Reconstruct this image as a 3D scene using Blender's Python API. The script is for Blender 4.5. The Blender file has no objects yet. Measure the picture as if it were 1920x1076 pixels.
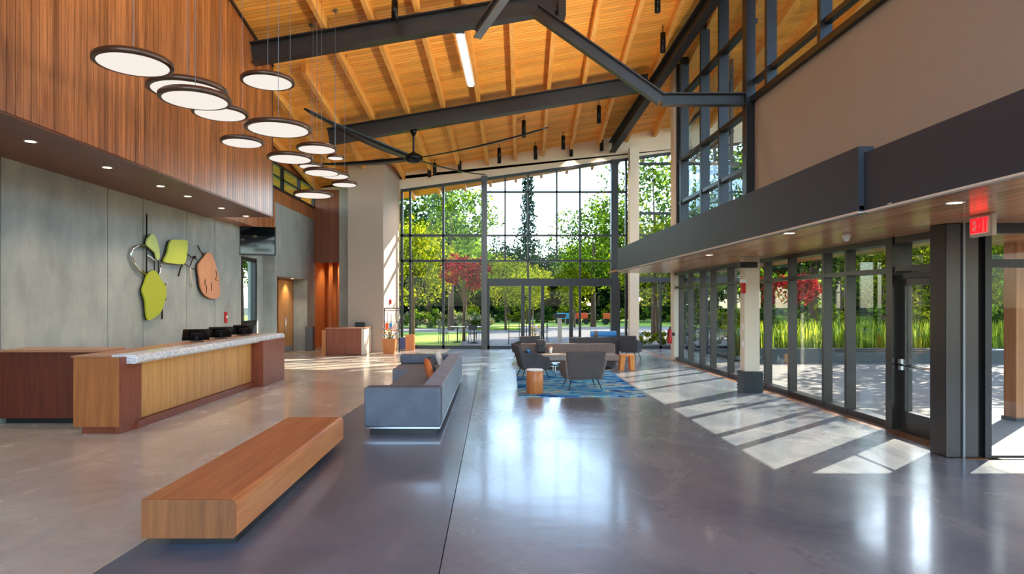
import bpy, bmesh, math, random
from mathutils import Vector, Matrix, Euler
R = math.radians
C = bpy.context.scene.collection
scene = bpy.context.scene
H = 1.9            # camera height
F = 1200.0         # focal length in pixels of a 1920 wide frame

# ------------------------------------------------------------------ camera, sky, sun, exposure
cam_d = bpy.data.cameras.new('camera'); cam = bpy.data.objects.new('camera', cam_d); C.objects.link(cam)
cam.location = (0, 0, H); cam.rotation_euler = (R(90), 0, 0)
cam_d.sensor_width = 36; cam_d.lens = 36 * F / 1920
cam_d.shift_x = 35 / 1920; cam_d.shift_y = 28 / 1920
cam_d.clip_start = .05; cam_d.clip_end = 600
scene.camera = cam
scene.view_settings.view_transform = 'Standard'
scene.view_settings.look = 'None'
scene.view_settings.gamma = 1
scene.view_settings.use_curve_mapping = False
scene.view_settings.exposure = 0.66
scene.cycles.max_bounces = 10
scene.cycles.diffuse_bounces = 5
scene.cycles.glossy_bounces = 4
scene.cycles.transparent_max_bounces = 24
scene.cycles.transmission_bounces = 6
scene.cycles.sample_clamp_indirect = 8
scene.cycles.caustics_reflective = False
scene.cycles.caustics_refractive = False

SUN_DIR = Vector((.75, .66, .51)).normalized()     # towards the sun
w = bpy.data.worlds.new('sky'); scene.world = w; w.use_nodes = True
nt = w.node_tree; nt.nodes.clear()
sky = nt.nodes.new('ShaderNodeTexSky'); sky.sky_type = 'NISHITA'; sky.sun_disc = False
sky.sun_elevation = math.asin(SUN_DIR.z); sky.sun_rotation = math.atan2(SUN_DIR.x, SUN_DIR.y)
sky.air_density = 1.0; sky.dust_density = .5; sky.ozone_density = 1.6
bg = nt.nodes.new('ShaderNodeBackground'); bg.inputs['Strength'].default_value = .76
wo = nt.nodes.new('ShaderNodeOutputWorld')
nt.links.new(sky.outputs[0], bg.inputs['Color']); nt.links.new(bg.outputs[0], wo.inputs['Surface'])
sd = bpy.data.lights.new('sun', 'SUN'); sun = bpy.data.objects.new('sun', sd); C.objects.link(sun)
sd.energy = 12; sd.angle = R(.35); sd.color = (1, .87, .7)
sun.rotation_euler = SUN_DIR.to_track_quat('Z', 'Y').to_euler(); sun.location = (30, 30, 30)

# ------------------------------------------------------------------ helpers
def PX(x, Y): return (x - 925) * Y / F
def PZ(y, Y): return H + (566 - y) * Y / F
def YX(x, X): return X * F / (x - 925)

def S(c):       # sRGB 0-255 to linear
    o = []
    for v in c:
        v = v / 255
        o.append(v / 12.92 if v <= .04045 else ((v + .055) / 1.055) ** 2.4)
    return (*o, 1)

class NB:
    def __init__(s, name):
        s.m = bpy.data.materials.new(name); s.m.use_nodes = True
        s.t = s.m.node_tree; s.t.nodes.clear()
        s.out = s.n('ShaderNodeOutputMaterial')
        s.x = s.y = 0
    def n(s, ty, **kw):
        nd = s.t.nodes.new(ty)
        for k, v in kw.items(): setattr(nd, k, v)
        return nd
    def l(s, a, b): s.t.links.new(a, b)
    def coord(s, kind='Object'):
        return s.n('ShaderNodeTexCoord').outputs[kind]
    def mapping(s, v, scale=(1, 1, 1), rot=(0, 0, 0), loc=(0, 0, 0)):
        m = s.n('ShaderNodeMapping'); m.inputs['Scale'].default_value = scale
        m.inputs['Rotation'].default_value = rot; m.inputs['Location'].default_value = loc
        s.l(v, m.inputs['Vector']); return m.outputs[0]
    def noise(s, v, scale, detail=3, rough=.55, dist=0):
        n = s.n('ShaderNodeTexNoise'); n.inputs['Scale'].default_value = scale
        n.inputs['Detail'].default_value = detail; n.inputs['Roughness'].default_value = rough
        n.inputs['Distortion'].default_value = dist
        s.l(v, n.inputs['Vector']); return n.outputs['Fac']
    def ramp(s, f, stops):
        r = s.n('ShaderNodeValToRGB'); e = r.color_ramp.elements
        while len(e) < len(stops): e.new(.5)
        for i, (p, c) in enumerate(stops):
            e[i].position = p; e[i].color = c if len(c) == 4 else (*c, 1)
        s.l(f, r.inputs[0]); return r.outputs[0]
    def math(s, op, a, b=None, c=None):
        n = s.n('ShaderNodeMath', operation=op)
        for i, v in enumerate((a, b, c)):
            if v is None: continue
            if isinstance(v, (int, float)): n.inputs[i].default_value = v
            else: s.l(v, n.inputs[i])
        return n.outputs[0]
    def mix(s, f, a, b, mode='MIX'):
        n = s.n('ShaderNodeMix', data_type='RGBA', blend_type=mode)
        for i, v in ((0, f), (6, a), (7, b)):
            if isinstance(v, (int, float)): n.inputs[i].default_value = v
            elif isinstance(v, tuple): n.inputs[i].default_value = v
            else: s.l(v, n.inputs[i])
        return n.outputs[2]
    def bump(s, h, strength=.2, dist=.01):
        b = s.n('ShaderNodeBump'); b.inputs['Strength'].default_value = strength
        b.inputs['Distance'].default_value = dist
        s.l(h, b.inputs['Height']); return b.outputs[0]
    def bsdf(s, col, rough=.5, metal=0, normal=None, **kw):
        p = s.n('ShaderNodeBsdfPrincipled')
        for k, v in (('Base Color', col), ('Roughness', rough), ('Metallic', metal)):
            if isinstance(v, (int, float, tuple)): p.inputs[k].default_value = v
            else: s.l(v, p.inputs[k])
        for k, v in kw.items():
            p.inputs[k.replace('_', ' ')].default_value = v
        if normal is not None: s.l(normal, p.inputs['Normal'])
        s.l(p.outputs[0], s.out.inputs['Surface']); return p

def plain(name, rgb, rough=.5, metal=0, var=.0, scale=8, **kw):
    b = NB(name); c = S(rgb)
    if var:
        f = b.noise(b.coord(), scale, 4)
        c2 = tuple(max(0, v * (1 - var)) for v in c[:3]) + (1,)
        c3 = tuple(min(1, v * (1 + var)) for v in c[:3]) + (1,)
        col = b.ramp(f, [(.3, c2), (.7, c3)])
    else: col = c
    b.bsdf(col, rough, metal, **kw); return b.m

def wood(name, c1, c2, grain='z', rough=.4, scale=1.0, board=None, across='y', var=.35, gap=0, world=False, spec=.5):
    """grain runs along axis `grain`; boards of width `board` are laid side by side along `across`."""
    b = NB(name)
    v = b.coord('Object') if not world else b.n('ShaderNodeNewGeometry').outputs['Position']
    st = {'x': (.06, 1, 1), 'y': (1, .06, 1), 'z': (1, 1, .06)}[grain]
    vec = v
    if board:
        sp = b.n('ShaderNodeSeparateXYZ'); b.l(v, sp.inputs[0])
        a = sp.outputs['xyz'.index(across)]
        q = b.math('DIVIDE', a, board); idx = b.math('FLOOR', q)
        wn = b.n('ShaderNodeTexWhiteNoise', noise_dimensions='1D'); b.l(idx, wn.inputs['W'])
        off = b.n('ShaderNodeVectorMath', operation='SCALE'); b.l(wn.outputs['Color'], off.inputs[0]); off.inputs[3].default_value = 37
        ad = b.n('ShaderNodeVectorMath', operation='ADD'); b.l(v, ad.inputs[0]); b.l(off.outputs[0], ad.inputs[1])
        vec = ad.outputs[0]
    mp = b.mapping(vec, tuple(k * 14 * scale for k in st))
    f1 = b.noise(mp, 1.0, 6, .62, .6)
    mp2 = b.mapping(vec, tuple(k * 60 * scale for k in st))
    f2 = b.noise(mp2, 1.0, 3, .5)
    f = b.math('ADD', b.math('MULTIPLY', f1, .75), b.math('MULTIPLY', f2, .25))
    col = b.ramp(f, [(.33, S(c1)), (.66, S(c2))])
    if board:
        hs = b.n('ShaderNodeHueSaturation'); b.l(col, hs.inputs['Color'])
        b.l(b.math('ADD', b.math('MULTIPLY', wn.outputs['Value'], var), 1 - var / 2), hs.inputs['Value'])
        hs.inputs['Saturation'].default_value = 1
        col = hs.outputs[0]
        if gap:
            fr = b.math('FRACT', q)
            g = b.math('LESS_THAN', fr, gap / board)
            col = b.mix(g, col, tuple(k * .12 for k in S(c1)[:3]) + (1,))
    b.bsdf(col, rough, 0, b.bump(f, .12, .004), Specular_IOR_Level=spec); return b.m

def fabric(name, rgb, var=.25, scale=220):
    b = NB(name); v = b.coord(); c = S(rgb)
    f = b.noise(v, scale, 2, .6); g = b.noise(v, 5, 2)
    h = b.math('ADD', b.math('MULTIPLY', f, .7), b.math('MULTIPLY', g, .3))
    lo = tuple(k * (1 - var) for k in c[:3]) + (1,); hi = tuple(k * (1 + var) for k in c[:3]) + (1,)
    b.bsdf(b.ramp(h, [(.35, lo), (.65, hi)]), .92, 0, b.bump(f, .3, .003), Specular_IOR_Level=.2); return b.m

def emit(name, rgb, strength):
    b = NB(name); e = b.n('ShaderNodeEmission'); e.inputs[0].default_value = S(rgb); e.inputs[1].default_value = strength
    b.l(e.outputs[0], b.out.inputs['Surface']); return b.m

def glassmat(name, tint=(.93, .97, .96), refl=1.0):
    b = NB(name)
    t = b.n('ShaderNodeBsdfTransparent'); t.inputs[0].default_value = (*tint, 1)
    g = b.n('ShaderNodeBsdfGlossy'); g.inputs['Roughness'].default_value = 0.0; g.inputs['Color'].default_value = (.9, .95, 1, 1)
    lw = b.n('ShaderNodeLayerWeight'); lw.inputs[0].default_value = .5
    fr = b.math('ADD', b.math('MULTIPLY', b.math('POWER', lw.outputs['Facing'], 5), .9), .008)
    m = b.n('ShaderNodeMixShader')
    b.l(b.math('MINIMUM', b.math('MULTIPLY', fr, refl), 1), m.inputs[0]); b.l(t.outputs[0], m.inputs[1]); b.l(g.outputs[0], m.inputs[2])
    b.l(m.outputs[0], b.out.inputs['Surface']); return b.m

def leafmat(name, c1, c2, trans=.45):
    b = NB(name)
    g = b.n('ShaderNodeNewGeometry')
    f = g.outputs['Random Per Island']
    A, B = S(c1), S(c2)
    col = b.ramp(f, [(0, tuple(k * .5 for k in A[:3]) + (1,)), (.5, A), (.8, B), (1, tuple(min(1, k * 1.7) for k in B[:3]) + (1,))])
    d = b.n('ShaderNodeBsdfDiffuse'); t = b.n('ShaderNodeBsdfTranslucent')
    b.l(col, d.inputs[0])
    b.l(b.mix(1.0, col, (1.0, 1.0, .35, 1), 'MULTIPLY'), t.inputs[0])
    m = b.n('ShaderNodeMixShader'); m.inputs[0].default_value = trans
    b.l(d.outputs[0], m.inputs[1]); b.l(t.outputs[0], m.inputs[2])
    b.l(m.outputs[0], b.out.inputs['Surface']); return b.m

# ------------------------------------------------------------------ materials
M = {}
M['bulk'] = wood('wood_bulkhead', (126, 68, 34), (200, 124, 70), 'z', .3, 1, .14, 'y', .55)
M['bulk_x'] = wood('wood_bulkhead_end', (112, 58, 30), (172, 98, 56), 'z', .42, 1, .14, 'x', .4)
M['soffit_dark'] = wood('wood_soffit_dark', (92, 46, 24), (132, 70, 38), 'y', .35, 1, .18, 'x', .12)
M['deck'] = wood('wood_deck', (242, 154, 56), (255, 200, 98), 'x', .5, .6, .13, 'y', .28, .008)
M['joist'] = wood('wood_joist', (226, 150, 68), (252, 196, 108), 'y', .5, .8)
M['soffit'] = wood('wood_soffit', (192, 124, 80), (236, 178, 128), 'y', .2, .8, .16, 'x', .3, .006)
M['desk_end'] = wood('wood_desk_end', (146, 84, 40), (178, 108, 56), 'z', .4)
M['desk_red'] = wood('wood_desk_red', (112, 52, 30), (144, 72, 44), 'z', .38)
M['desk_oak'] = wood('wood_desk_oak', (190, 134, 70), (218, 164, 98), 'z', .42, 1, .28, 'y', .12, .003)
M['back_red'] = wood('wood_counter_dark', (84, 34, 20), (112, 48, 28), 'z', .38, 1, .5, 'x', .1, .004)
M['back_top'] = wood('wood_counter_cap', (150, 100, 70), (180, 130, 95), 'x', .35)
M['bench'] = wood('wood_bench', (174, 104, 58), (206, 140, 88), 'y', .36, .8)
M['bench_end'] = wood('wood_bench_end', (120, 70, 34), (160, 98, 52), 'z', .4)
M['door_wood'] = wood('wood_door', (205, 130, 62), (232, 164, 92), 'z', .35)
M['slat'] = wood('wood_slat', (196, 110, 52), (226, 146, 78), 'z', .4, 1, .3, 'x', .3, .01)
M['panel_far'] = wood('wood_panel_far', (120, 62, 34), (150, 84, 48), 'z', .45, 1, .3, 'x', .2, .008)
M['post_wood'] = wood('wood_post', (160, 96, 52), (190, 126, 76), 'z', .6)
M['drum'] = wood('wood_drum', (176, 98, 48), (206, 130, 70), 'z', .4)
M['stool'] = wood('wood_stool', (206, 122, 44), (232, 154, 68), 'z', .4)
M['border'] = wood('wood_floor_border', (120, 80, 52), (156, 110, 76), 'y', .3)
M['steel'] = plain('steel_charcoal', (50, 47, 48), .38, .35, .1, 3)
M['steel_lt'] = plain('steel_grey', (112, 116, 120), .35, .5, .08, 3)
M['frame'] = plain('frame_dark', (36, 35, 38), .35, .4, .06, 4)
M['frame_b'] = plain('frame_bronze', (58, 53, 52), .3, .5, .06, 4)
M['black'] = plain('black_satin', (22, 22, 24), .4)
M['blackmetal'] = plain('black_metal', (26, 26, 28), .3, .6)
M['chrome'] = plain('chrome', (220, 222, 224), .15, 1)
M['taupe'] = plain('paint_taupe', (176, 158, 142), .7, 0, .02, 1)
M['plaster'] = plain('paint_plaster', (150, 142, 134), .7, 0, .02, 1)
M['taupe2'] = plain('paint_beige', (206, 192, 172), .7, 0, .02, 1)
M['cream'] = plain('paint_cream', (222, 206, 184), .7, 0, .02, 1)
M['navy'] = plain('fascia_charcoal', (46, 50, 60), .5, 0, .03, .6)
M['white'] = plain('white_satin', (235, 233, 228), .4)
M['discrim'] = plain('disc_rim_bronze', (96, 74, 60), .3, .7)
M['disc'] = emit('disc_diffuser', (255, 245, 235), .6)
M['lamp'] = emit('lamp_face', (255, 226, 180), 9)
M['tube'] = emit('tube_face', (244, 250, 255), 3.2)
M['exitred'] = emit('exit_letters', (255, 24, 30), 1.6)
M['red'] = plain('red_plastic', (190, 24, 22), .4)
M['orange'] = plain('orange_plastic', (228, 96, 36), .5)
M['blue'] = plain('blue_vinyl', (64, 140, 205), .5)
M['yellow'] = plain('yellow_petal', (240, 196, 30), .6)
M['petal_r'] = plain('orange_petal', (240, 84, 34), .6)
M['petal_b'] = plain('blue_petal', (60, 150, 205), .6)
M['stem'] = plain('stem_green', (58, 100, 44), .6)
M['lime'] = plain('panel_lime', (172, 178, 28), .55, 0, .05, 20)
M['lime2'] = plain('panel_lime_light', (200, 206, 70), .55, 0, .05, 20)
M['lime3'] = plain('panel_lime_pale', (206, 216, 120), .55, 0, .05, 20)
M['facew'] = wood('panel_tan_wood', (196, 132, 92), (214, 150, 108), 'z', .55)
M['sofa'] = fabric('fabric_sofa_grey', (104, 112, 124))
M['sofa_b'] = fabric('fabric_sofa_back', (146, 160, 178))
M['seat'] = fabric('fabric_seat', (122, 126, 134))
M['brown_f'] = fabric('fabric_taupe', (122, 108, 102), .15)
M['chair_f'] = fabric('fabric_chair_brown', (92, 84, 82), .2)
M['chair_s'] = fabric('fabric_chair_seat', (156, 146, 138), .2)
M['chair_d'] = fabric('fabric_chair_dark', (84, 80, 82), .2)
M['orange_f'] = fabric('fabric_orange', (206, 112, 62))
M['cream_f'] = fabric('fabric_cream', (220, 208, 196))
M['pavers'] = plain('terrace_paving', (102, 100, 97), .8, 0, .14, 2)
M['path'] = plain('path_light', (116, 111, 106), .85, 0, .06, 1)
M['lawn'] = plain('lawn_green', (122, 150, 30), .95, 0, .3, 1.2)
M['soil'] = plain('ground_wood_floor', (44, 52, 30), .95, 0, .3, .5)
M['darkwall'] = plain('planter_wall_dark', (50, 56, 56), .6)
M['bark'] = plain('tree_bark', (92, 72, 54), .9, 0, .3, 6)
M['leaf_a'] = leafmat('leaf_green', (34, 62, 18), (84, 116, 30))
M['leaf_y'] = leafmat('leaf_yellow_green', (104, 124, 18), (170, 172, 40), .55)
M['leaf_d'] = leafmat('leaf_dark', (12, 32, 20), (38, 64, 30), .3)
M['leaf_r'] = leafmat('leaf_red', (100, 18, 34), (168, 46, 66), .5)
M['leaf_l'] = leafmat('leaf_light', (70, 100, 30), (126, 152, 50), .5)
M['blade'] = leafmat('grass_blade', (112, 140, 40), (182, 192, 84), .5)
M['flower_w'] = leafmat('flower_white', (150, 146, 110), (190, 186, 170), .4)
M['glass'] = glassmat('window_glass', (.95, .98, .97), 1.0)
M['glass_b'] = glassmat('window_glass_clerestory', (.80, .93, .98), 1.5)
M['screen'] = plain('screen_black', (10, 16, 18), .06)

def _concrete():
    b = NB('wall_concrete'); v = b.coord()
    f = b.noise(v, 1.1, 6, .6, .3); g = b.noise(b.mapping(v, (1, 1, .35)), 2.6, 5, .7)
    h = b.math('ADD', b.math('MULTIPLY', f, .55), b.math('MULTIPLY', g, .45))
    col = b.ramp(h, [(.3, S((132, 135, 128))), (.52, S((158, 160, 151))), (.72, S((182, 180, 168)))])
    vo = b.n('ShaderNodeTexVoronoi'); vo.inputs['Scale'].default_value = 1.3; b.l(v, vo.inputs['Vector'])
    pit = b.math('LESS_THAN', vo.outputs['Distance'], .022)
    col = b.mix(pit, col, S((70, 72, 68)))
    b.bsdf(col, .62, 0, b.bump(b.noise(v, 14, 5), .1, .01)); return b.m
M['concrete'] = _concrete()

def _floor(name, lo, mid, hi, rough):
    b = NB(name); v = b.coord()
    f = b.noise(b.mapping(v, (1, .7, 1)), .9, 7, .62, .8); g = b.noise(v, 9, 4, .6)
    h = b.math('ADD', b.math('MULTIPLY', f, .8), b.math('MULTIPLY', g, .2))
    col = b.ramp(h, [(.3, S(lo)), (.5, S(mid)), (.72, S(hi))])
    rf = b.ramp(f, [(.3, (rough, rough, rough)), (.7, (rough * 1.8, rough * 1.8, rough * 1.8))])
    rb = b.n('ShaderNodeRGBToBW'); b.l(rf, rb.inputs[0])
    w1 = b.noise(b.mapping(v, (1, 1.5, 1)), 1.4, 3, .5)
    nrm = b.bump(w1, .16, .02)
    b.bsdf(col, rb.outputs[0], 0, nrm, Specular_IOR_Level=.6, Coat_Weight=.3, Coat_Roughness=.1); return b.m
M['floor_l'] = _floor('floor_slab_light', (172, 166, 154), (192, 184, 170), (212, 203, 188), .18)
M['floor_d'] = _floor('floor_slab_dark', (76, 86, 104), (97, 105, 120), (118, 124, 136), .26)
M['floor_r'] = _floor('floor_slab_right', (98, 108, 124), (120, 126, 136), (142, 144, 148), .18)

def _marble():
    b = NB('marble_white'); v = b.coord()
    f = b.noise(v, 3.2, 8, .7, 1.8)
    r = b.math('ABSOLUTE', b.math('SUBTRACT', f, .5))
    b.bsdf(b.ramp(r, [(0, S((170, 174, 184))), (.03, S((226, 226, 230))), (.2, S((244, 243, 242)))]), .18); return b.m
M['marble'] = _marble()

def _rug():
    b = NB('rug_blue'); v = b.coord()
    f = b.noise(b.mapping(v, (.7, 2.0, 1)), .95, 4, .6, 2.2)
    col = b.ramp(f, [(.25, S((18, 24, 52))), (.38, S((24, 60, 140))), (.47, S((40, 140, 205))), (.52, S((120, 200, 215))),
                     (.56, S((190, 180, 140))), (.6, S((36, 128, 190))), (.68, S((24, 50, 110))), (.8, S((20, 24, 44)))])
    b.bsdf(col, .95, 0, b.bump(b.noise(v, 300, 2), .3, .004), Specular_IOR_Level=.1); return b.m
M['rug'] = _rug()

def _plaid():
    b = NB('plaid_blue'); v = b.coord(); sp = b.n('ShaderNodeSeparateXYZ'); b.l(v, sp.inputs[0])
    a = b.math('LESS_THAN', b.math('FRACT', b.math('MULTIPLY', sp.outputs[1], 11)), .4)
    c = b.math('LESS_THAN', b.math('FRACT', b.math('MULTIPLY', sp.outputs[2], 11)), .4)
    col = b.ramp(b.math('MULTIPLY', b.math('ADD', a, c), .5), [(0, S((24, 48, 92))), (.5, S((46, 120, 170))), (1, S((110, 190, 220)))])
    b.bsdf(col, .9); return b.m
M['plaid'] = _plaid()

# ------------------------------------------------------------------ mesh builder
def wloc(o):
    v = Vector((0, 0, 0))
    while o is not None: v += o.location; o = o.parent
    return v

class MB:
    def __init__(s): s.v = []; s.f = []; s.mi = []; s.sm = []; s.cur = 0
    def add(s, vs, fs, smooth=False):
        o = len(s.v); s.v += [Vector(p) for p in vs]
        for f in fs:
            s.f.append([o + i for i in f]); s.mi.append(s.cur); s.sm.append(smooth)
        return s
    def box(s, a, b, mat=None):
        x0, x1 = sorted((a[0], b[0])); y0, y1 = sorted((a[1], b[1])); z0, z1 = sorted((a[2], b[2]))
        vs = [(x0, y0, z0), (x1, y0, z0), (x1, y1, z0), (x0, y1, z0), (x0, y0, z1), (x1, y0, z1), (x1, y1, z1), (x0, y1, z1)]
        if mat is not None: vs = [mat @ Vector(p) for p in vs]
        return s.add(vs, [(0, 3, 2, 1), (4, 5, 6, 7), (0, 1, 5, 4), (1, 2, 6, 5), (2, 3, 7, 6), (3, 0, 4, 7)])
    def hexa(s, vs):   # bottom 4 ccw, top 4 ccw
        return s.add(vs, [(0, 3, 2, 1), (4, 5, 6, 7), (0, 1, 5, 4), (1, 2, 6, 5), (2, 3, 7, 6), (3, 0, 4, 7)])
    def bar(s, p, q, wd, ht=None, up=(0, 0, 1)):
        p = Vector(p); q = Vector(q); ht = ht or wd
        d = (q - p).normalized(); u = Vector(up)
        if abs(d.dot(u)) > .98: u = Vector((0, 1, 0))
        sx = d.cross(u).normalized() * (wd / 2); sz = sx.cross(d).normalized() * (ht / 2)
        vs = []
        for e in (p, q): vs += [e - sx - sz, e + sx - sz, e + sx + sz, e - sx + sz]
        return s.add(vs, [(0, 1, 2, 3), (7, 6, 5, 4), (0, 4, 5, 1), (1, 5, 6, 2), (2, 6, 7, 3), (3, 7, 4, 0)])
    def ibeam(s, p, q, wd, ht, t=.03, up=(0, 0, 1)):
        p = Vector(p); q = Vector(q); d = (q - p).normalized(); u = Vector(up)
        sx = d.cross(u).normalized(); sz = sx.cross(d).normalized()
        k = sz * (ht / 2 - t / 2)
        s.bar(p + k, q + k, wd, t, up); s.bar(p - k, q - k, wd, t, up); s.bar(p, q, t, ht - 2 * t, up)
        return s
    def cyl(s, p, q, r, n=16, r2=None, cap=True, smooth=True):
        p = Vector(p); q = Vector(q); r2 = r if r2 is None else r2
        d = (q - p).normalized(); u = Vector((0, 0, 1)) if abs(d.z) < .95 else Vector((1, 0, 0))
        a = d.cross(u).normalized(); b = d.cross(a)
        vs = []
        for e, rr in ((p, r), (q, r2)):
            for i in range(n):
                t = 2 * math.pi * i / n; vs.append(e + (a * math.cos(t) + b * math.sin(t)) * rr)
        s.add(vs, [(i, (i + 1) % n, n + (i + 1) % n, n + i) for i in range(n)], smooth)
        if cap: s.add(vs, [tuple(range(n))[::-1], tuple(range(n, 2 * n))])
        return s
    def tube(s, pts, r, n=8, closed=False):
        pts = [Vector(p) for p in pts]
        m = len(pts); rings = []
        pa = None
        for i, p in enumerate(pts):
            d = (pts[min(i + 1, m - 1)] - pts[max(i - 1, 0)]).normalized()
            if pa is None:
                u = Vector((0, 0, 1)) if abs(d.z) < .9 else Vector((1, 0, 0)); a = d.cross(u).normalized()
            else: a = (pa - d * pa.dot(d)).normalized()
            pa = a; b = d.cross(a); rr = r[i] if isinstance(r, (list, tuple)) else r
            rings.append([p + (a * math.cos(2 * math.pi * k / n) + b * math.sin(2 * math.pi * k / n)) * rr for k in range(n)])
        vs = [v for ring in rings for v in ring]; fs = []
        for i in range(m - 1):
            for k in range(n): fs.append((i * n + k, i * n + (k + 1) % n, (i + 1) * n + (k + 1) % n, (i + 1) * n + k))
        fs.append(tuple(range(n))[::-1]); fs.append(tuple((m - 1) * n + k for k in range(n)))
        return s.add(vs, fs, True)
    def lathe(s, c, prof, n=32, smooth=True):
        c = Vector(c); vs = []; fs = []
        for (r, z) in prof:
            for k in range(n):
                t = 2 * math.pi * k / n; vs.append(c + Vector((r * math.cos(t), r * math.sin(t), z)))
        for i in range(len(prof) - 1):
            for k in range(n): fs.append((i * n + k, i * n + (k + 1) % n, (i + 1) * n + (k + 1) % n, (i + 1) * n + k))
        if prof[0][0] > 1e-4: fs.append(tuple(range(n))[::-1])
        if prof[-1][0] > 1e-4: fs.append(tuple((len(prof) - 1) * n + k for k in range(n)))
        return s.add(vs, fs, smooth)
    def prism(s, pts, d):
        d = Vector(d); pts = [Vector(p) for p in pts]; n = len(pts)
        vs = pts + [p + d for p in pts]
        return s.add(vs, [tuple(range(n))[::-1], tuple(range(n, 2 * n))] + [(i, (i + 1) % n, n + (i + 1) % n, n + i) for i in range(n)])
    def build(s, name, mats, parent=None, bevel=0, loc=None, subsurf=0, segs=2):
        if not isinstance(mats, (list, tuple)): mats = [mats]
        if parent is not None: org = wloc(parent)
        elif loc is not None: org = Vector(loc)
        else:
            xs = [v.x for v in s.v]; ys = [v.y for v in s.v]; zs = [v.z for v in s.v]
            org = Vector(((min(xs) + max(xs)) / 2, (min(ys) + max(ys)) / 2, min(zs)))
        me = bpy.data.meshes.new(name)
        me.from_pydata([tuple(v - org) for v in s.v], [], s.f)
        for m in mats: me.materials.append(M[m] if isinstance(m, str) else m)
        me.polygons.foreach_set('material_index', s.mi)
        me.polygons.foreach_set('use_smooth', s.sm)
        bm = bmesh.new(); bm.from_mesh(me)
        bmesh.ops.recalc_face_normals(bm, faces=bm.faces); bm.to_mesh(me); bm.free()
        me.update()
        o = bpy.data.objects.new(name, me); C.objects.link(o)
        if parent is not None: o.parent = parent
        else: o.location = org
        if bevel:
            md = o.modifiers.new('bevel', 'BEVEL'); md.width = bevel; md.segments = segs; md.limit_method = 'ANGLE'; md.angle_limit = R(40)
        if subsurf:
            md = o.modifiers.new('sub', 'SUBSURF'); md.levels = md.render_levels = subsurf
        return o

def tag(o, label, cat, group=None, kind=None):
    o['label'] = label; o['category'] = cat
    if group: o['group'] = group
    if kind: o['kind'] = kind
    return o
def thing(name, label, cat, loc, group=None):
    o = bpy.data.objects.new(name, None); C.objects.link(o); o.location = loc; o.empty_display_size = .1
    return tag(o, label, cat, group)
def structure(name, loc=(0, 0, 0)):
    o = bpy.data.objects.new(name, None); C.objects.link(o); o.location = loc; o['kind'] = 'structure'; return o
def st(o): o['kind'] = 'structure'; return o
def kids(o): return [c for c in bpy.data.objects if c.parent == o]
def dup(root, loc, rz=0, label=None, group=None, scale=None, tree=None):
    def cp(o, par):
        c = o.copy(); C.objects.link(c)
        if par is not None: c.parent = par
        for ch in tree_of[o]: cp(ch, c)
        return c
    tree_of = {}
    def scan(o):
        tree_of[o] = list(o.children)
        for ch in tree_of[o]: scan(ch)
    scan(root)
    c = cp(root, None); c.location = loc; c.rotation_euler = (0, 0, rz)
    if scale: c.scale = scale
    if label: c['label'] = label
    if group: c['group'] = group
    return c

# ------------------------------------------------------------------ shell dimensions
XL, XB, XR, XF = -7.7, -5.9, 6.08, 3.8      # left wall, bulkhead face, right wall, canopy fascia
YE = 26.0                                    # far glazing
def deck(X, Y): return 12.05 + .17 * X - .165 * Y
def head(X): return 6.98 + .139 * X          # head of the far glazing
JD = .28                                     # joist depth

# floor: three slabs of polished concrete with joints
b = MB()
def slab(x0, x1, ys, mi, x0b=None, x1b=None):
    b.cur = mi
    for ya, yb in zip(ys[:-1], ys[1:]):
        def lx(xa, xb_, y): return xa if xb_ is None else xa + (xb_ - xa) * (y - 4.47) / (11.6 - 4.47)
        g = .004
        a0, a1 = lx(x0, x0b, ya) + g, lx(x0, x0b, yb) + g; c0, c1 = lx(x1, x1b, ya) - g, lx(x1, x1b, yb) - g
        b.hexa([(a0, ya + g, -.1), (c0, ya + g, -.1), (c1, yb - g, -.1), (a1, yb - g, -.1), (a0, ya + g, 0), (c0, ya + g, 0), (c1, yb - g, 0), (a1, yb - g, 0)])
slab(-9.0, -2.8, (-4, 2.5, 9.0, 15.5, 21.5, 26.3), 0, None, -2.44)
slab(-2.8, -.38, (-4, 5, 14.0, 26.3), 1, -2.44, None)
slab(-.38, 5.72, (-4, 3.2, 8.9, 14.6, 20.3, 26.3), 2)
slab(5.72, 9.9, (-4, 7.7), 2); slab(5.98, 7.9, (21.0, 26.3), 2)
b.cur = 3; b.box((-9, -4, -.16), (9.9, 7.72, -.1)); b.box((-9, 7.72, -.16), (6.2, 26.3, -.1)); b.box((6.2, 20.9, -.16), (7.9, 26.3, -.1))
st(b.build('floor', ['floor_l', 'floor_d', 'floor_r', 'black'], loc=(0, 0, 0)))
b = MB(); b.box((5.72, 7.72, -.1), (5.98, 26.3, .002))
st(b.build('trim_1', 'border'))

# ceiling deck with joists
ceil = structure('ceiling', (0, 0, 12.05))
b = MB(); x0, x1, y0, y1 = -9.6, 16, -4.5, 29.0
b.hexa([(x0, y0, deck(x0, y0)), (x1, y0, deck(x1, y0)), (x1, y1, deck(x1, y1)), (x0, y1, deck(x0, y1))] +
       [(x0, y0, deck(x0, y0) + .25), (x1, y0, deck(x1, y0) + .25), (x1, y1, deck(x1, y1) + .25), (x0, y1, deck(x0, y1) + .25)])
b.build('roof_deck', 'deck', ceil)
for k in range(-4, 15):
    Xb = .65 + 1.13 * k
    if Xb < -6: Xb += 0
    pa = Vector((Xb - .045 * 24.5, -4, 0)); pb = Vector((Xb + .045 * 8, 28.6, 0))
    if k == -4: pass
    pa.z = deck(pa.x, pa.y) - JD / 2; pb.z = deck(pb.x, pb.y) - JD / 2
    MB().bar(pa, pb, .12, JD + .02).build('joist', 'joist', ceil)
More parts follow.
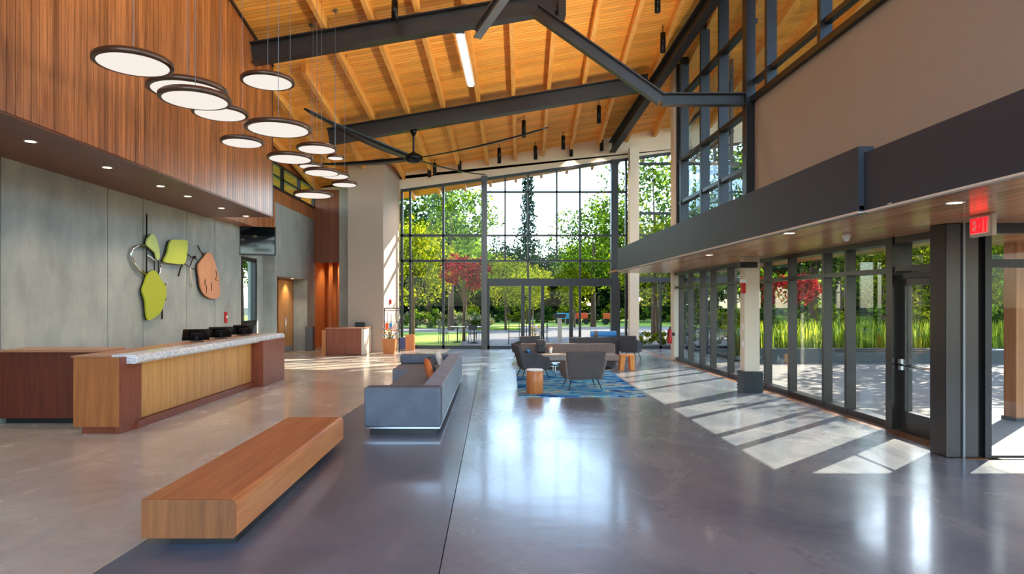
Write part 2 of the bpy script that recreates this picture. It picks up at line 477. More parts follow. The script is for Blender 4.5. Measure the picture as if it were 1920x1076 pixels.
for Xb in (-5.0, -6.1, -7.2):   # joists over the left side, beyond the bulkhead
    pa = Vector((Xb - .1, 17.2, 0)); pb = Vector((Xb + .24, 28.6, 0))
    pa.z = deck(pa.x, pa.y) - JD / 2; pb.z = deck(pb.x, pb.y) - JD / 2
    MB().bar(pa, pb, .12, JD + .02).build('joist', 'joist', ceil)

# ------------------------------------------------------------------ left side
# near concrete wall with form joints and a glazed slot
w1 = structure('wall_left', (XL, 9, 0))
seams = [-4, -.5, 3.2, 7.0, 11.0, YX(202, XL), YX(268, XL), YX(350, XL), YX(403, XL), YX(452, XL)]
seams = [-4, -.4, 3.2, 6.8, 10.0, YX(202, XL), YX(268, XL), YX(350, XL), YX(403, XL), 19.55]
b = MB()
for a, c in zip(seams[:-1], seams[1:]):
    b.box((XL - .3, a + .012, 0), (XL, c - .012, 4.35))
b.box((XL - .3, 19.55, 3.3), (XL, 20.85, 4.35)); b.box((XL - .3, 20.85, 0), (XL, 21.4, 4.35))
b.build('concrete_panels', 'concrete', w1)
b = MB(); b.box((XL - .36, -4, 0), (XL - .3, 19.5, 4.35)); b.box((XL - .06, -4, 4.35), (XL - .3, 21.4, 9)); b.build('wall_backing', 'darkwall', w1)
# slot window in it
wn = structure('window_1', (XL, 20.2, 0))
b = MB(); xo = XL - .1
for y in (19.6, 20.78): b.box((xo - .06, y - .06, 0), (xo + .1, y + .06, 3.3))
for z in (.05, 1.25, 3.25): b.box((xo - .06, 19.6, z - .06), (xo + .08, 20.8, z + .06))
b.build('window_frame', 'frame', wn); MB().box((xo, 19.6, 0), (xo + .012, 20.8, 3.3)).build('glass_pane', 'glass', wn)
# return pier at the end of the near wall, far concrete wall with the door recess
w2 = structure('wall_left_far', (-7.3, 23.5, 0))
b = MB(); X2 = -7.3
b.box((XL - .3, 21.4, 0), (X2, 21.6, 4.35)); 
b.box((X2 - .25, 21.6, 2.78), (X2, 25.1, 5.25)); b.box((X2 - .7, 25.1, 0), (X2, 26.2, 5.25)); b.box((X2 - .7, 21.4, 4.35), (X2, 21.6, 5.25))
b.box((X2 - .7, 21.5, 2.78), (X2 - .25, 25.1, 2.9))
b.build('concrete_panels', 'concrete', w2)
b = MB(); b.box((X2 - .7, 21.6, 0), (X2 - .6, 23.3, 2.78)); b.build('recess_panel', 'door_wood', w2)
b = MB(); b.box((X2 - .06, 17.3, 5.25), (X2 + .02, 26.1, 5.7)); b.build('wood_band', 'bulk', w2)
b = MB(); b.box((X2 - .1, 17.3, 6.55), (X2, 26.1, 9.2)); b.box((X2 - .1, 17.3, 4.35), (X2, 21.4, 5.25)); b.build('upper_panel', 'bulk', w2)
b = MB(); b.box((XL - .3, 17.2, 4.2), (X2, 21.4, 4.35)); b.build('ledge', 'bulk', w2)
wn = structure('window_2', (X2, 22, 5.7))
b = MB()
for y in (17.4, 19.8, 22.2, 24.1, 26.0): b.box((X2 - .08, y - .05, 5.7), (X2 + .03, y + .05, 6.55))
b.box((X2 - .08, 17.3, 5.68), (X2 + .06, 26, 5.76)); b.box((X2 - .08, 17.3, 6.5), (X2 + .03, 26, 6.58)); b.box((X2 - .08, 17.3, 6.1), (X2 + .03, 26, 6.15))
b.build('window_frame', 'frame', wn); MB().box((X2 - .03, 17.3, 5.7), (X2 - .018, 26, 6.55)).build('glass_pane', 'glass', wn)
# wood door in the recess
dr = structure('door_1', (-7.85, 24.2, 0))
MB().box((-7.92, 23.3, 0), (-7.86, 25.1, 2.72)).build('door_leaf', 'door_wood', dr)
b = MB(); b.box((-7.95, 23.3, 0), (-7.84, 23.38, 2.78)); b.box((-7.95, 25.02, 0), (-7.84, 25.1, 2.78)); b.box((-7.95, 23.3, 2.7), (-7.84, 25.1, 2.78)); b.build('door_frame', 'desk_end', dr)
b = MB(); b.tube([(-7.86, 24.0, .75), (-7.78, 24.0, .78), (-7.78, 24.0, 1.42), (-7.86, 24.0, 1.45)], .018); b.build('pull_handle', 'chrome', dr)
b = MB(); b.box((-7.86, 23.4, .02), (-7.85, 25.0, .22)); b.build('kick_plate', 'chrome', dr)

# bulkhead clad in vertical boards
bk = structure('wall_left_bulkhead', (XB, 8, 4.2))
b = MB(); y = -4.0; rnd = random.Random(4)
while y < 17.05:
    y2 = min(y + .14, 17.1)
    zt = deck(XB, y2) + .1
    b.hexa([(XB - .025, y + .005, 4.2), (XB, y + .005, 4.2), (XB, y2 - .004, 4.2), (XB - .025, y2 - .004, 4.2),
            (XB - .025, y + .005, zt), (XB, y + .005, zt), (XB, y2 - .004, zt), (XB - .025, y2 - .004, zt)])
    y = y2
b.build('cladding', 'bulk', bk)
b = MB(); b.hexa([(XL, -4, 4.22), (XB - .025, -4, 4.22), (XB - .025, 17.08, 4.22), (XL, 17.08, 4.22), (XL, -4, 12), (XB - .025, -4, 12), (XB - .025, 17.08, 8.6), (XL, 17.08, 8.6)])
b.build('core', 'black', bk)
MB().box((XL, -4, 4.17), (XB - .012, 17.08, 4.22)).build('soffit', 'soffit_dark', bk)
MB().box((XL, 17.08, 4.17), (XB, 17.14, 8.7)).build('end_trim', 'steel', bk)
b = MB(); b.bar((XB + .02, -4, deck(XB, -4) - .02), (XB + .02, 17.1, deck(XB, 17.1) - .02), .06, .07); b.build('top_trim', 'steel', bk)

# far-left wood alcove, piers and box
w3 = structure('wall_alcove', (-6.7, 26, 0))
b = MB(); b.box((X2, 26.0, 3.5), (-6.12, 26.15, 7.6)); b.build('hanging_panel', 'panel_far', w3)
b = MB(); b.box((X2 - .4, 28.6, 0), (-5.4, 28.7, 3.9)); b.box((X2 - .1, 26.2, 0), (X2, 28.6, 3.9)); b.box((-5.9, 26.2, 0), (-5.8, 28.6, 3.9)); b.box((X2, 26.1, 3.9), (-5.8, 28.7, 3.95)); b.build('alcove_lining', 'slat', w3)
for i, xx in enumerate((-7.1, -6.75, -6.5)):
    MB().box((xx, 27.6 + i * .2, 0), (xx + .14, 27.75 + i * .2, 3.88)).build('slat', 'slat', w3)
MB().box((X2, 26.1, -.1), (-5.8, 28.7, .0)).build('alcove_floor', 'floor_l', w3)
st(MB().box((-6.12, 25.4, 0), (-5.5, 26.1, 7.6)).build('wall_pier', 'concrete', loc=(-5.8, 25.7, 0)))
b = MB(); b.hexa([(-5.5, 24.2, 0), (-4.17, 24.2, 0), (-3.8, 25.95, 0), (-5.5, 25.95, 0), (-5.5, 24.2, 7.25), (-4.17, 24.2, 7.45), (-3.8, 25.95, 7.2), (-5.5, 25.95, 6.95)])
st(b.build('wall_box', 'taupe'))
# beige wall above the far glazing
b = MB(); xs = [-3.8, 9.9]
b.prism([(-9.4, YE - .05, 7.6), (-9.4, YE - .05, deck(-9.4, YE) + .1), (10.2, YE - .05, deck(10.2, YE) + .1), (10.2, YE - .05, head(10.2)), (-3.8, YE - .05, head(-3.8)), (-3.8, YE - .05, 7.1)][0:0] or
        [(-9.4, YE - .02, deck(-9.4, YE) + .1), (10.2, YE - .02, deck(10.2, YE) + .1), (10.2, YE - .02, head(10.2)), (-3.8, YE - .02, head(-3.8)), (-6.1, YE - .02, head(-3.8)), (-9.4, YE - .02, head(-3.8))], (0, .3, 0))
st(b.build('wall_far', 'cream'))

# ------------------------------------------------------------------ far glazing
fg = structure('window_3', (0, YE, 0))
b = MB(); g = .06
def vbar(x, z0, z1, wd=.08, dp=.14, Y=YE + .05):
    b.box((x - wd / 2, Y - dp / 2, z0), (x + wd / 2, Y + dp / 2, z1))
def hbar(x0, x1, z, ht=.08, dp=.14, Y=YE + .05):
    b.box((x0, Y - dp / 2, z - ht / 2), (x1, Y + dp / 2, z + ht / 2))
XC0, XC1 = -.48, -.24
Z1, Z2, Z3, Z4 = 2.70, 3.57, 4.60, 6.37
vbar(-3.72, 0, head(-3.72), .1); vbar(-3.38, 0, head(-3.4), .09); vbar(-2.03, 0, head(-2.03), .09)
for z in (.06, Z2, Z3): hbar(-3.76, XC0, z, .1 if z > 1 else .14)
for x in (.48, 1.41, 2.58, 3.52): vbar(x, Z2 if x in (.48, 2.58) else Z1, head(x), .07)
vbar(4.92, 0, head(4.92), .28, .3); vbar(5.4, 0, head(5.4), .08)
for z in (Z2, Z3, Z4): hbar(XC1, 5.42, z, .07)
hbar(XC1, 5.1, Z1, .3, .25)
hbar(XC1, 5.42, .06, .12)
for x in (-.2, 1.2, 1.48, 2.0, 3.16, 3.52, 5.1): vbar(x, 0, Z1, .14 if x in (1.2, 2.0, 3.16) else .09)
for x in (5.84, 7.52, 9.0): vbar(x, 0, head(x), .1)
vbar(6.8, 0, Z1, .08)
for z, h_ in ((.06, .12), (Z1 + .1, .2), (4.6, .07), (5.5, .1), (7.52, .1)): hbar(5.8, 10, z, h_)
b.bar((-3.76, YE + .05, head(-3.76) - .04), (10, YE + .05, head(10) - .04), .16, .1)
b.build('window_frame', 'frame', fg)
MB().add([(-3.76, YE + .05, 0), (10, YE + .05, 0), (10, YE + .05, head(10)), (-3.76, YE + .05, head(-3.76))], [(0, 1, 2, 3)]).build('glass_pane', 'glass', fg)
b = MB(); b.box((1.55, YE - .12, 1.0), (1.59, YE - .05, 1.3)); b.box((2.9, YE - .12, 1.0), (2.94, YE - .05, 1.3)); b.build('push_plate', 'steel_lt', fg)

def col(name, label, x0, x1, y0, y1, z1, mat, z0=0, bevel=.005, cat='column', group=None):
    o = MB().box((x0, y0, z0), (x1, y1, z1)).build(name, mat, bevel=bevel); return tag(o, label, cat, group)
col('steel_column', 'dark wide steel column dividing the tall far window, left of the entry doors', XC0, XC1, YE - .35, YE - .02, head(-.3) + .03, 'frame_b')
pb_ = thing('round_column', 'tall beige column at the far window between the entry doors and the right-hand lawn view', 'column', (5.6, 25.6, 0))
MB().box((5.42, 25.4, .35), (5.79, 25.75, 8.05)).build('shaft', 'cream', pb_, .01); MB().box((5.40, 25.38, 0), (5.81, 25.77, .35)).build('base_cover', 'steel_lt', pb_, .005)
pb_.name = 'beige_column'

# right side: extension beyond the canopy
b = MB(); b.box((7.8, 21.1, 0), (7.9, 25.9, .1)); b.box((7.8, 21.1, 9), (7.9, 26, 9.15))
wr = structure('window_4', (7.85, 23.5, 0))
for z in (.06, 2.8, 5.5, 7.5): b.box((7.8, 21.0, z - .05), (7.9, 26, z + .05))
for y in (21.1, 23.5, 25.9): b.box((7.8, y - .05, 0), (7.9, y + .05, deck(7.8, y)))
b.build('window_frame', 'frame', wr); MB().add([(7.85, 21, 0), (7.85, 26, 0), (7.85, 26, deck(7.8, 26)), (7.85, 21, deck(7.8, 21))], [(0, 1, 2, 3)]).build('glass_pane', 'glass', wr)

# ------------------------------------------------------------------ right wall, ground floor glazing
ZH, ZT = 2.77, 2.34
rw = structure('window_5', (XR, 15, 0))
b = MB()
finsY = [20.6, 19.6, 18.5, 17.6, 16.3, 14.1, 12.95, 11.6, 10.85]
for y in finsY: b.box((XR - .11, y - .035, 0), (XR + .05, y + .035, ZH))
for (ya, yb) in ((9.66, 21.0),):
    b.box((XR - .1, ya, 0), (XR + .1, yb, .1)); b.box((XR - .12, ya, ZT), (XR + .12, yb, ZT + .07)); b.box((XR - .14, ya, ZH), (XR + .14, yb, 2.86))
b.build('window_frame', 'frame_b', rw)
MB().box((XR, 9.7, .1), (XR + .012, 21, ZH)).build('glass_pane', 'glass', rw)
b = MB(); b.box((XR - .18, 20.95, 0), (XR + .16, 21.3, 9.6)); st(b.build('wall_right_end', 'cream'))
# glazed door
d2 = structure('door_2', (XR, 8.9, 0))
b = MB(); b.box((XR - .16, 9.5, 0), (XR + .14, 9.66, 2.86)); b.box((XR - .14, 8.05, 2.33), (XR + .12, 9.5, 2.42)); b.box((XR - .14, 8.05, 2.76), (XR + .14, 9.5, 2.86)); b.build('door_frame', 'frame_b', d2)
b = MB(); b.box((XR - .06, 9.36, .02), (XR + .02, 9.5, 2.3)); b.box((XR - .06, 8.25, .02), (XR + .02, 8.38, 2.3)); b.box((XR - .06, 8.38, 2.14), (XR + .02, 9.36, 2.3)); b.box((XR - .06, 8.38, .02), (XR + .02, 9.36, .3)); b.build('door_leaf', 'frame_b', d2)
MB().box((XR - .03, 8.38, .3), (XR - .02, 9.36, 2.14)).build('glass_pane', 'glass', d2)
MB().box((XR - .005, 8.05, 2.42), (XR + .005, 9.5, 2.76)).build('transom_pane', 'glass', d2)
b = MB(); b.tube([(XR - .06, 9.42, .98), (XR - .13, 9.42, .98), (XR - .13, 8.32, .98), (XR - .06, 8.32, .98)], .018); b.box((XR - .1, 9.38, .9), (XR - .06, 9.46, 1.06)); b.build('push_bar', 'chrome', d2)
b = MB(); b.box((XR - .13, 8.7, 2.24), (XR - .06, 9.3, 2.32)); b.bar((XR - .1, 9.0, 2.33), (XR - .22, 9.3, 2.34), .02); b.build('door_closer', 'black', d2)
# corner column and the frontal glazing beyond it
c3 = thing('steel_column', 'thick charcoal corner column at the right of the glazed door, under the exit sign', 'column', (5.8, 7.9, 0))
b = MB(); b.box((5.52, 7.8, 0), (5.92, 8.1, 2.86)); b.box((5.92, 7.86, 0), (6.0, 8.1, 2.86)); b.build('shaft', 'frame_b', c3, .012)
b = MB(); b.box((5.71, 7.775, 0), (5.735, 7.8, 2.86)); b.build('edge_strip', 'steel_lt', c3)
rw2 = structure('window_6', (8, 7.85, 0))
b = MB()
b.box((5.98, 7.78, 0), (6.06, 7.92, 2.86)); b.box((6.06, 7.8, 2.32), (10, 7.9, 2.42)); b.box((6.06, 7.78, 2.74), (10, 7.92, 2.86)); b.box((6.06, 7.8, 0), (10, 7.9, .03)); b.box((9.4, 7.8, 0), (9.5, 7.9, 2.86))
b.build('window_frame', 'frame', rw2); MB().box((6.06, 7.84, 0), (10, 7.852, 2.8)).build('glass_pane', 'glass', rw2)

# canopy: soffit and fascia
cn = structure('ceiling_canopy', (XF, 10, 2.86))
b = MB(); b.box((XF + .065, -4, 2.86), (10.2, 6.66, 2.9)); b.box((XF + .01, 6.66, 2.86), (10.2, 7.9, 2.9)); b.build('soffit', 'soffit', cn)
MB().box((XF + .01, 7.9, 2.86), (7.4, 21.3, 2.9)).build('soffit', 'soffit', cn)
b = MB(); b.box((XF, 6.66, 2.84), (XF + .16, 19.6, 3.52)); b.box((XF + .16, 19.5, 2.9), (6.0, 19.6, 3.52)); b.build('fascia', 'navy', cn)
MB().box((XF + .055, -4, 2.84), (XF + .17, 6.655, 3.45)).build('fascia', 'navy', cn)
b = MB(); b.box((XF - .004, 6.66, 2.828), (XF + .06, 19.6, 2.846)); b.box((XF + .05, -4, 2.828), (XF + .11, 6.66, 2.846)); b.build('edge_trim', 'cream', cn)
MB().box((XF + .16, -4, 2.9), (10.2, 7.9, 3.4)).build('slab_core', 'taupe', cn)
MB().box((7.4, 7.92, 2.86), (10.5, 10.8, 2.9)).build('soffit', 'soffit', cn); MB().box((7.4, 7.92, 2.9), (10.5, 10.8, 3.2)).build('slab_core', 'navy', cn)
b = MB(); b.box((4.3, 0, 3.42), (4.42, 19.2, 3.5)); b.build('added_fill_housing', 'white', cn)  # added housing for the ceiling fill, hidden from the camera
ld = bpy.data.lights.new('added_ceiling_fill', 'AREA'); ld.shape = 'RECTANGLE'; ld.size = .12; ld.size_y = 19; ld.energy = 380; ld.color = (1, .84, .64)  # added fill light that brightens the wood ceiling, no known lamp here
lo = bpy.data.objects.new('added_ceiling_fill', ld); C.objects.link(lo); lo.location = (4.3, 9.6, 3.56); lo.rotation_euler = (0, R(180 - 38), 0); ld.spread = R(120)
MB().box((XF + .16, 7.9, 2.9), (7.4, 19.5, 3.4)).build('slab_core', 'taupe', cn)

# upper right wall and clerestory
YK = 15.0
wu = structure('wall_right_upper', (XR, 6, 3.4))
MB().box((XR, -4, 3.4), (XR + .25, YK, 6.55)).build('plaster', 'plaster', wu)
cl = structure('window_7', (XR, 18, 3.4))
b = MB()
def fin(y, z0, wd=.1): b.box((XR - .1, y - wd / 2, z0), (XR + .16, y + wd / 2, deck(XR, y) + .02))
for y in (20.9, 20.5): fin(y, 3.4, .16)
for y in (18.5, 17.0): fin(y, 3.4, .1)
for z in (3.5, 5.1, 6.45, 8.5): b.box((XR - .08, YK, z - .05), (XR + .12, 21, z + .05))
b.build('window_frame', 'frame', cl)
b = MB(); b.add([(XR + .04, YK, 3.4), (XR + .04, 21, 3.4), (XR + .04, 21, deck(XR, 21)), (XR + .04, YK, deck(XR, YK))], [(0, 1, 2, 3)]); b.build('glass_pane', 'glass_b', cl)
cl2 = structure('window_8', (XR, 8, 6.55))
b = MB(); b.box((XR - .1, -4, 6.55), (XR + .25, YK, 6.68)); b.box((XR - .02, -4, 7.0), (XR + .12, YK, 7.1))
for y in (14.1, 11.8, 9.4, 7.0, 4.6): b.box((XR - .08, y - .06, 6.6), (XR + .14, y + .06, deck(XR, y)))
b.build('window_frame', 'frame', cl2)
b = MB(); b.add([(XR + .04, -4, 6.6), (XR + .04, YK, 6.6), (XR + .04, YK, deck(XR, YK)), (XR + .04, -4, deck(XR, -4))], [(0, 1, 2, 3)]); b.build('glass_pane', 'glass_b', cl2)
col('steel_column', 'tall dark steel column on the canopy where the clerestory meets the plaster wall', XR - .2, XR + .02, YK - .12, YK + .12, deck(XR, YK), 'frame', 3.42)

# ------------------------------------------------------------------ roof steel
def zj(X, Y): return deck(X, Y) - JD          # underside of joists
YA, YB = 15.6, 20.6
g1 = 'roof cross beams'
b = MB(); b.ibeam((XB + .02, YA, zj(XB, YA) - .26), (1.55, YA, zj(1.55, YA) - .26), .3, .5)
tag(b.build('steel_beam', 'steel'), 'near dark steel roof beam springing from the wood wall at upper left', 'beam', g1)
b = MB(); b.ibeam((-5.3, YB, zj(-5.3, YB) - .26), (5.0, YB, zj(5.0, YB) - .26), .3, .5)
tag(b.build('steel_beam', 'steel'), 'long dark steel roof beam carrying the ceiling fan', 'beam', g1)
b = MB(); b.ibeam((4.8, 25.9, 8.15), (5.75, 15.0, 9.95), .26, .45); b.ibeam((5.75, 15.0, 9.95), (6.0, 12.0, 10.45), .26, .45)
tag(b.build('steel_beam', 'steel'), 'dark steel ridge beam running along the top of the right clerestory', 'beam')
b = MB(); b.ibeam((1.0, 15.3, zj(1.0, 15.3) - .55), (3.94, YK, 6.64), .22, .28); b.ibeam((3.94, YK, 6.64), (XR - .21, YK, 6.64), .22, .28)
tag(b.build('bent_strut', 'steel'), 'bent grey steel strut stepping from the near roof beam down to the right column', 'beam')
b = MB(); b.ibeam((-.4, 15.3, 8.3), (2.6, 9.5, 9.9), .2, .24)
tag(b.build('steel_brace', 'steel_lt'), 'pale grey steel brace rising towards the viewer from the near roof beam', 'beam')
b = MB(); b.box((1.555, YA - .22, zj(1.2, YA) - .62), (1.75, YA + .22, zj(1.2, YA) - .06))
tag(b.build('steel_bracket', 'steel', bevel=.02), 'blocky dark steel end bracket of the near roof beam', 'bracket')

# ceiling fan
fx, fy, fz = -2.57, 20.6, 6.6
fn = thing('ceiling_fan', 'huge black four-bladed ceiling fan hanging from the far roof beam', 'fan', (fx, fy, fz))
b = MB(); zt = zj(fx, YB) - .5
b.cyl((fx, fy, fz), (fx, fy, zt), .035, 12); b.lathe((fx, fy, zt - .2), [(.04, 0), (.1, .12), (.12, .2)], 16); b.build('downrod', 'blackmetal', fn)
b = MB(); b.lathe((fx, fy, fz - .22), [(.02, -.02), (.16, 0), (.3, .1), (.3, .2), (.12, .3), (.04, .36)], 32); b.build('motor_hub', 'blackmetal', fn)
for a in (-31, 62, 152, 242):
    b = MB(); ca, sa = math.cos(R(a)), math.sin(R(a)); L = 4.8; n = 14; prof = []
    ring = []
    for i in range(n + 1):
        t = i / n; r = .2 + (L - .2) * t; cw = .10 + .11 * math.sin(math.pi * min(1, t * 1.15 + .1)) ** .7 if t < 1 else .05
        zc = fz - .08 + .32 * t * t; tw = R(14 - 10 * t)
        p = []
        for (u, h) in ((-cw, 0), (0, .022), (cw, 0), (0, -.022)):
            yy = u; zz = h + u * math.sin(tw)
            p.append((fx + ca * r - sa * yy, fy + sa * r + ca * yy, zc + zz))
        ring += p
    fs = []
    for i in range(n):
        for k in range(4): fs.append((i * 4 + k, i * 4 + (k + 1) % 4, (i + 1) * 4 + (k + 1) % 4, (i + 1) * 4 + k))
    fs += [(3, 2, 1, 0), (n * 4, n * 4 + 1, n * 4 + 2, n * 4 + 3)]
    b.add(ring, fs, True); b.build('blade', 'blackmetal', fn)

# linear tube light under the deck
p0, p1 = Vector((-.85, 14.6 + 1.6, 0)), Vector((-.66, 18.9, 0))
p0.z = deck(p0.x, p0.y) - .5; p1.z = deck(p1.x, p1.y) - .5
tl = thing('linear_light', 'bright white linear tube light fixed under the wood roof deck', 'light fixture', p0)
b = MB(); b.bar(p0, p1, .24, .08); b.bar(p0 + Vector((0, .3, .1)), p0 + Vector((0, .3, .36)), .03); b.bar(p1 + Vector((0, -.3, .1)), p1 + Vector((0, -.3, .36)), .03); b.build('housing', 'white', tl)
dz = Vector((0, 0, -.05)); MB().bar(p0 + dz, p1 + dz, .12, .03).build('tube', 'tube', tl)
b = MB(); dd = (p0 - p1).normalized() * .12; b.bar(p0, p0 + dd, .25, .1); b.build('end_cap', 'black', tl)

# small cylinder downlights hung below the roof
def roof_hit(px, py):
    # distance at which the sight line meets the deck
    a = (566 - py) / F; x = (px - 925) / F
    return (12.05 - H) / (a - .17 * x + .165)
def pendant_cyl(px, pt, pb, label, dy=.4):
    Y = roof_hit(px, pt) - dy; X = PX(px, Y); zt, zb = PZ(pt, Y), PZ(pb, Y)
    hgt = max(zt - zb, .3); r = .075
    t = thing('pendant_downlight', label, 'light fixture', (X, Y, zb), 'black cylinder downlights under the wood roof')
    b = MB(); b.lathe((X, Y, zb), [(r - .012, .012), (r, 0), (r, hgt), (r * .4, hgt + .02)], 20); b.build('housing', 'blackmetal', t)
    b = MB(); b.cyl((X, Y, zb + .014), (X, Y, zb + .02), r - .014, 20); b.build('lens', 'lamp', t)
    b = MB(); b.cyl((X, Y, zb + hgt), (X, Y, deck(X, Y)), .012, 8); b.build('stem', 'blackmetal', t)
    ld = bpy.data.lights.new('downlight', 'SPOT'); ld.energy = 110; ld.spot_size = R(120); ld.spot_blend = .8; ld.color = (1, .84, .64); ld.shadow_soft_size = .06
    lo = bpy.data.objects.new('downlight_lamp', ld); C.objects.link(lo); lo.parent = t; lo.location = (0, 0, -.01)
for args in ((740, 2, 42, 'black cylinder downlight in front of the near steel beam, top left of centre'),
             (1233, -8, 23, 'black cylinder downlight cut by the top edge of the view, near the ridge beam'),
             (1243, 62, 98, 'short black cylinder downlight close below the ridge beam'),
             (982, 226, 257, 'black cylinder downlight just below the fan beam, at its middle'),
             (1123, 198, 231, 'black cylinder downlight just below the right end of the fan beam'),
             (936, 278, 306, 'black cylinder downlight above the dark column of the far window'),
             (1004, 274, 299, 'black cylinder downlight between two others near the beige far wall'),
             (1056, 255, 280, 'black cylinder downlight above the fan blade tip'),
             (1071, 275, 293, 'small black cylinder downlight nearest the far wall, right of the fan blade tip'),
             (862, 302, 324, 'black cylinder downlight over the left part of the far window'),
             (805, 314, 332, 'leftmost black cylinder downlight near the beige box'),
             (815, 306, 326, 'black cylinder downlight beside the leftmost one'),
             (1128, 262, 283, 'black cylinder downlight below the far end of the ridge beam'),
             (1263, 226, 259, 'rightmost black cylinder downlight, next to the clerestory')):
    pendant_cyl(args[0], args[1], args[2], args[3])

# ------------------------------------------------------------------ disc pendants
discs = [(250, 122, 7.3, .42, 'largest-looking disc pendant, nearest and highest at the left'),
         (352, 172, 8.5, .5, 'big disc pendant half hidden behind the second lowest near one'),
         (366, 189, 7.9, .42, 'disc pendant overlapping in front of another, second from the left'),
         (413, 215, 10.1, .42, 'disc pendant just right of the overlapping pair'),
         (502, 155, 10.3, .42, 'disc pendant hung highest near the steel beam'),
         (522, 244, 9.9, .5, 'wide disc pendant in the middle of the cluster'),
         (454, 269, 10.75, .35, 'small disc pendant close to the wood boards, below the middle one'),
         (594, 281, 12.8, .4, 'disc pendant right below the wide middle one'),
         (544, 299, 12.0, .42, 'disc pendant left of the far group, beside the end of the wood wall'),
         (629, 297, 15.3, .2, 'tiny disc pendant beside the ceiling fan'),
         (583, 313, 15.7, .31, 'small disc pendant behind the left one of the far group'),
         (603, 325, 14.2, .4, 'disc pendant in the middle of the far group'),
         (628, 331, 16.2, .37, 'disc pendant just below and right of the middle far one'),
         (646, 347, 17.2, .35, 'rightmost disc pendant, in front of the beige box'),
         (587, 367, 14.8, .45, 'lowest disc pendant of all, near the far concrete wall')]
for (px, py, Y, r, lab) in discs:
    X, Z = PX(px, Y), PZ(py, Y)
    t = thing('disc_pendant', lab, 'pendant light', (X, Y, Z), 'glowing round disc pendants over the reception')
    b = MB(); b.lathe((X, Y, Z), [(r - .012, .0), (r, .006), (r, .05), (r - .03, .075), (r * .5, .09), (0.001, .095)], 48); b.build('rim', 'discrim', t)
    b = MB(); b.lathe((X, Y, Z), [(.001, -.018), (r * .5, -.014), (r * .85, -.004), (r - .014, .01)], 48); b.build('diffuser', 'disc', t)
    b = MB(); zr = deck(X, Y)
    b.cyl((X, Y, Z + .08), (X, Y, zr), .004, 5); b.lathe((X, Y, zr - .05), [(.05, 0), (.05, .06)], 12); b.build('cable', 'steel_lt', t)

# recessed downlights
def recessed(X, Y, Z, label, grp, r=.075, mat='lamp', power=0):
    t = thing('recessed_downlight', label, 'light fixture', (X, Y, Z - .01), grp)
    MB().lathe((X, Y, Z - .006), [(r * .8, .004), (r * 1.15, 0), (r * 1.15, .006)], 24).build('trim_ring', 'white', t)
    MB().cyl((X, Y, Z - .004), (X, Y, Z - .001), r * .85, 24).build('lens', mat, t)
    if power:
        ld = bpy.data.lights.new('downlight', 'SPOT'); ld.energy = power; ld.spot_size = R(110); ld.spot_blend = .6; ld.color = (1, .82, .6); ld.shadow_soft_size = .06
        lo = bpy.data.objects.new('downlight_lamp', ld); C.objects.link(lo); lo.parent = t; lo.location = (0, 0, -.02)
names = ['nearest', 'second', 'third', 'fourth', 'fifth', 'farthest']
for i, py in enumerate((265, 314, 349, 368, 390, 405)):
    Y = (4.17 - H) * F / (566 - py)
    recessed((57, 201, 301, 352, 415, 461)[i] and PX((57, 201, 301, 352, 415, 461)[i], Y), Y, 4.17, names[i] + ' round recessed light in the dark wood soffit over the desk', 'recessed lights over the desk', power=60)
for i, (px, py) in enumerate(((1790, 380), (1683, 381), (1480, 437), (1330, 478))):
    Y = (2.86 - H) * F / (566 - py)
    recessed(PX(px, Y), Y, 2.86, ('nearest', 'second', 'third', 'farthest')[i] + ' round recessed light in the canopy wood soffit', 'recessed lights in the canopy', power=10)
recessed(-6.6, 27.3, 3.9, 'recessed light glowing in the wood-lined alcove behind the far left panel', None, power=90)
recessed(-7.6, 24.2, 2.78, 'added fill light over the wood door in the far concrete recess', None, power=40)  # lamp added to brighten the door recess, no known fixture there
Y = .93 * F / 125; X = PX(1587, Y)
t = thing('security_camera', 'small white dome camera on the canopy wood soffit', 'camera', (X, Y, 2.78))
b = MB(); b.lathe((X, Y, 2.79), [(.001, -.05), (.03, -.035), (.045, 0), (.055, .02), (.055, .07)], 20); b.build('dome', 'white', t)

# exit sign
Y0, Y1, XS = 6.85, 7.18, 5.36
t = thing('exit_sign', 'lit red exit sign hanging from the wood canopy above the glazed door', 'sign', (XS, 7.0, 2.86))
b = MB(); b.box((XS - .02, Y0, 2.62), (XS + .03, Y1, 2.85)); b.build('housing', 'taupe2', t, .006)
MB().box((XS - .026, Y0 + .03, 2.645), (XS - .02, Y1 - .03, 2.83)).build('face', 'white', t)
b = MB(); xl = XS - .034
def stroke(p, q, wd=.02): b.bar((xl, p[0], p[1]), (xl, q[0], q[1]), .008, wd, up=(1, 0, 0)) if False else b.bar((xl, p[0], p[1]), (xl, q[0], q[1]), wd, .008, up=(1, 0, 0))
za, zb = 2.66, 2.818; LW = .052; yy = Y1 - .045
# E X I T read from the room, left to right = decreasing Y
stroke((yy, za), (yy, zb)); [stroke((yy, z), (yy - LW, z)) for z in (za + .01, (za + zb) / 2, zb - .01)]; yy -= LW + .02
stroke((yy, za), (yy - LW, zb)); stroke((yy, zb), (yy - LW, za)); yy -= LW + .026
stroke((yy, za), (yy, zb)); yy -= .03
stroke((yy - LW / 2, za), (yy - LW / 2, zb)); stroke((yy, zb - .01), (yy - LW, zb - .01))
b.build('letters', 'exitred', t)

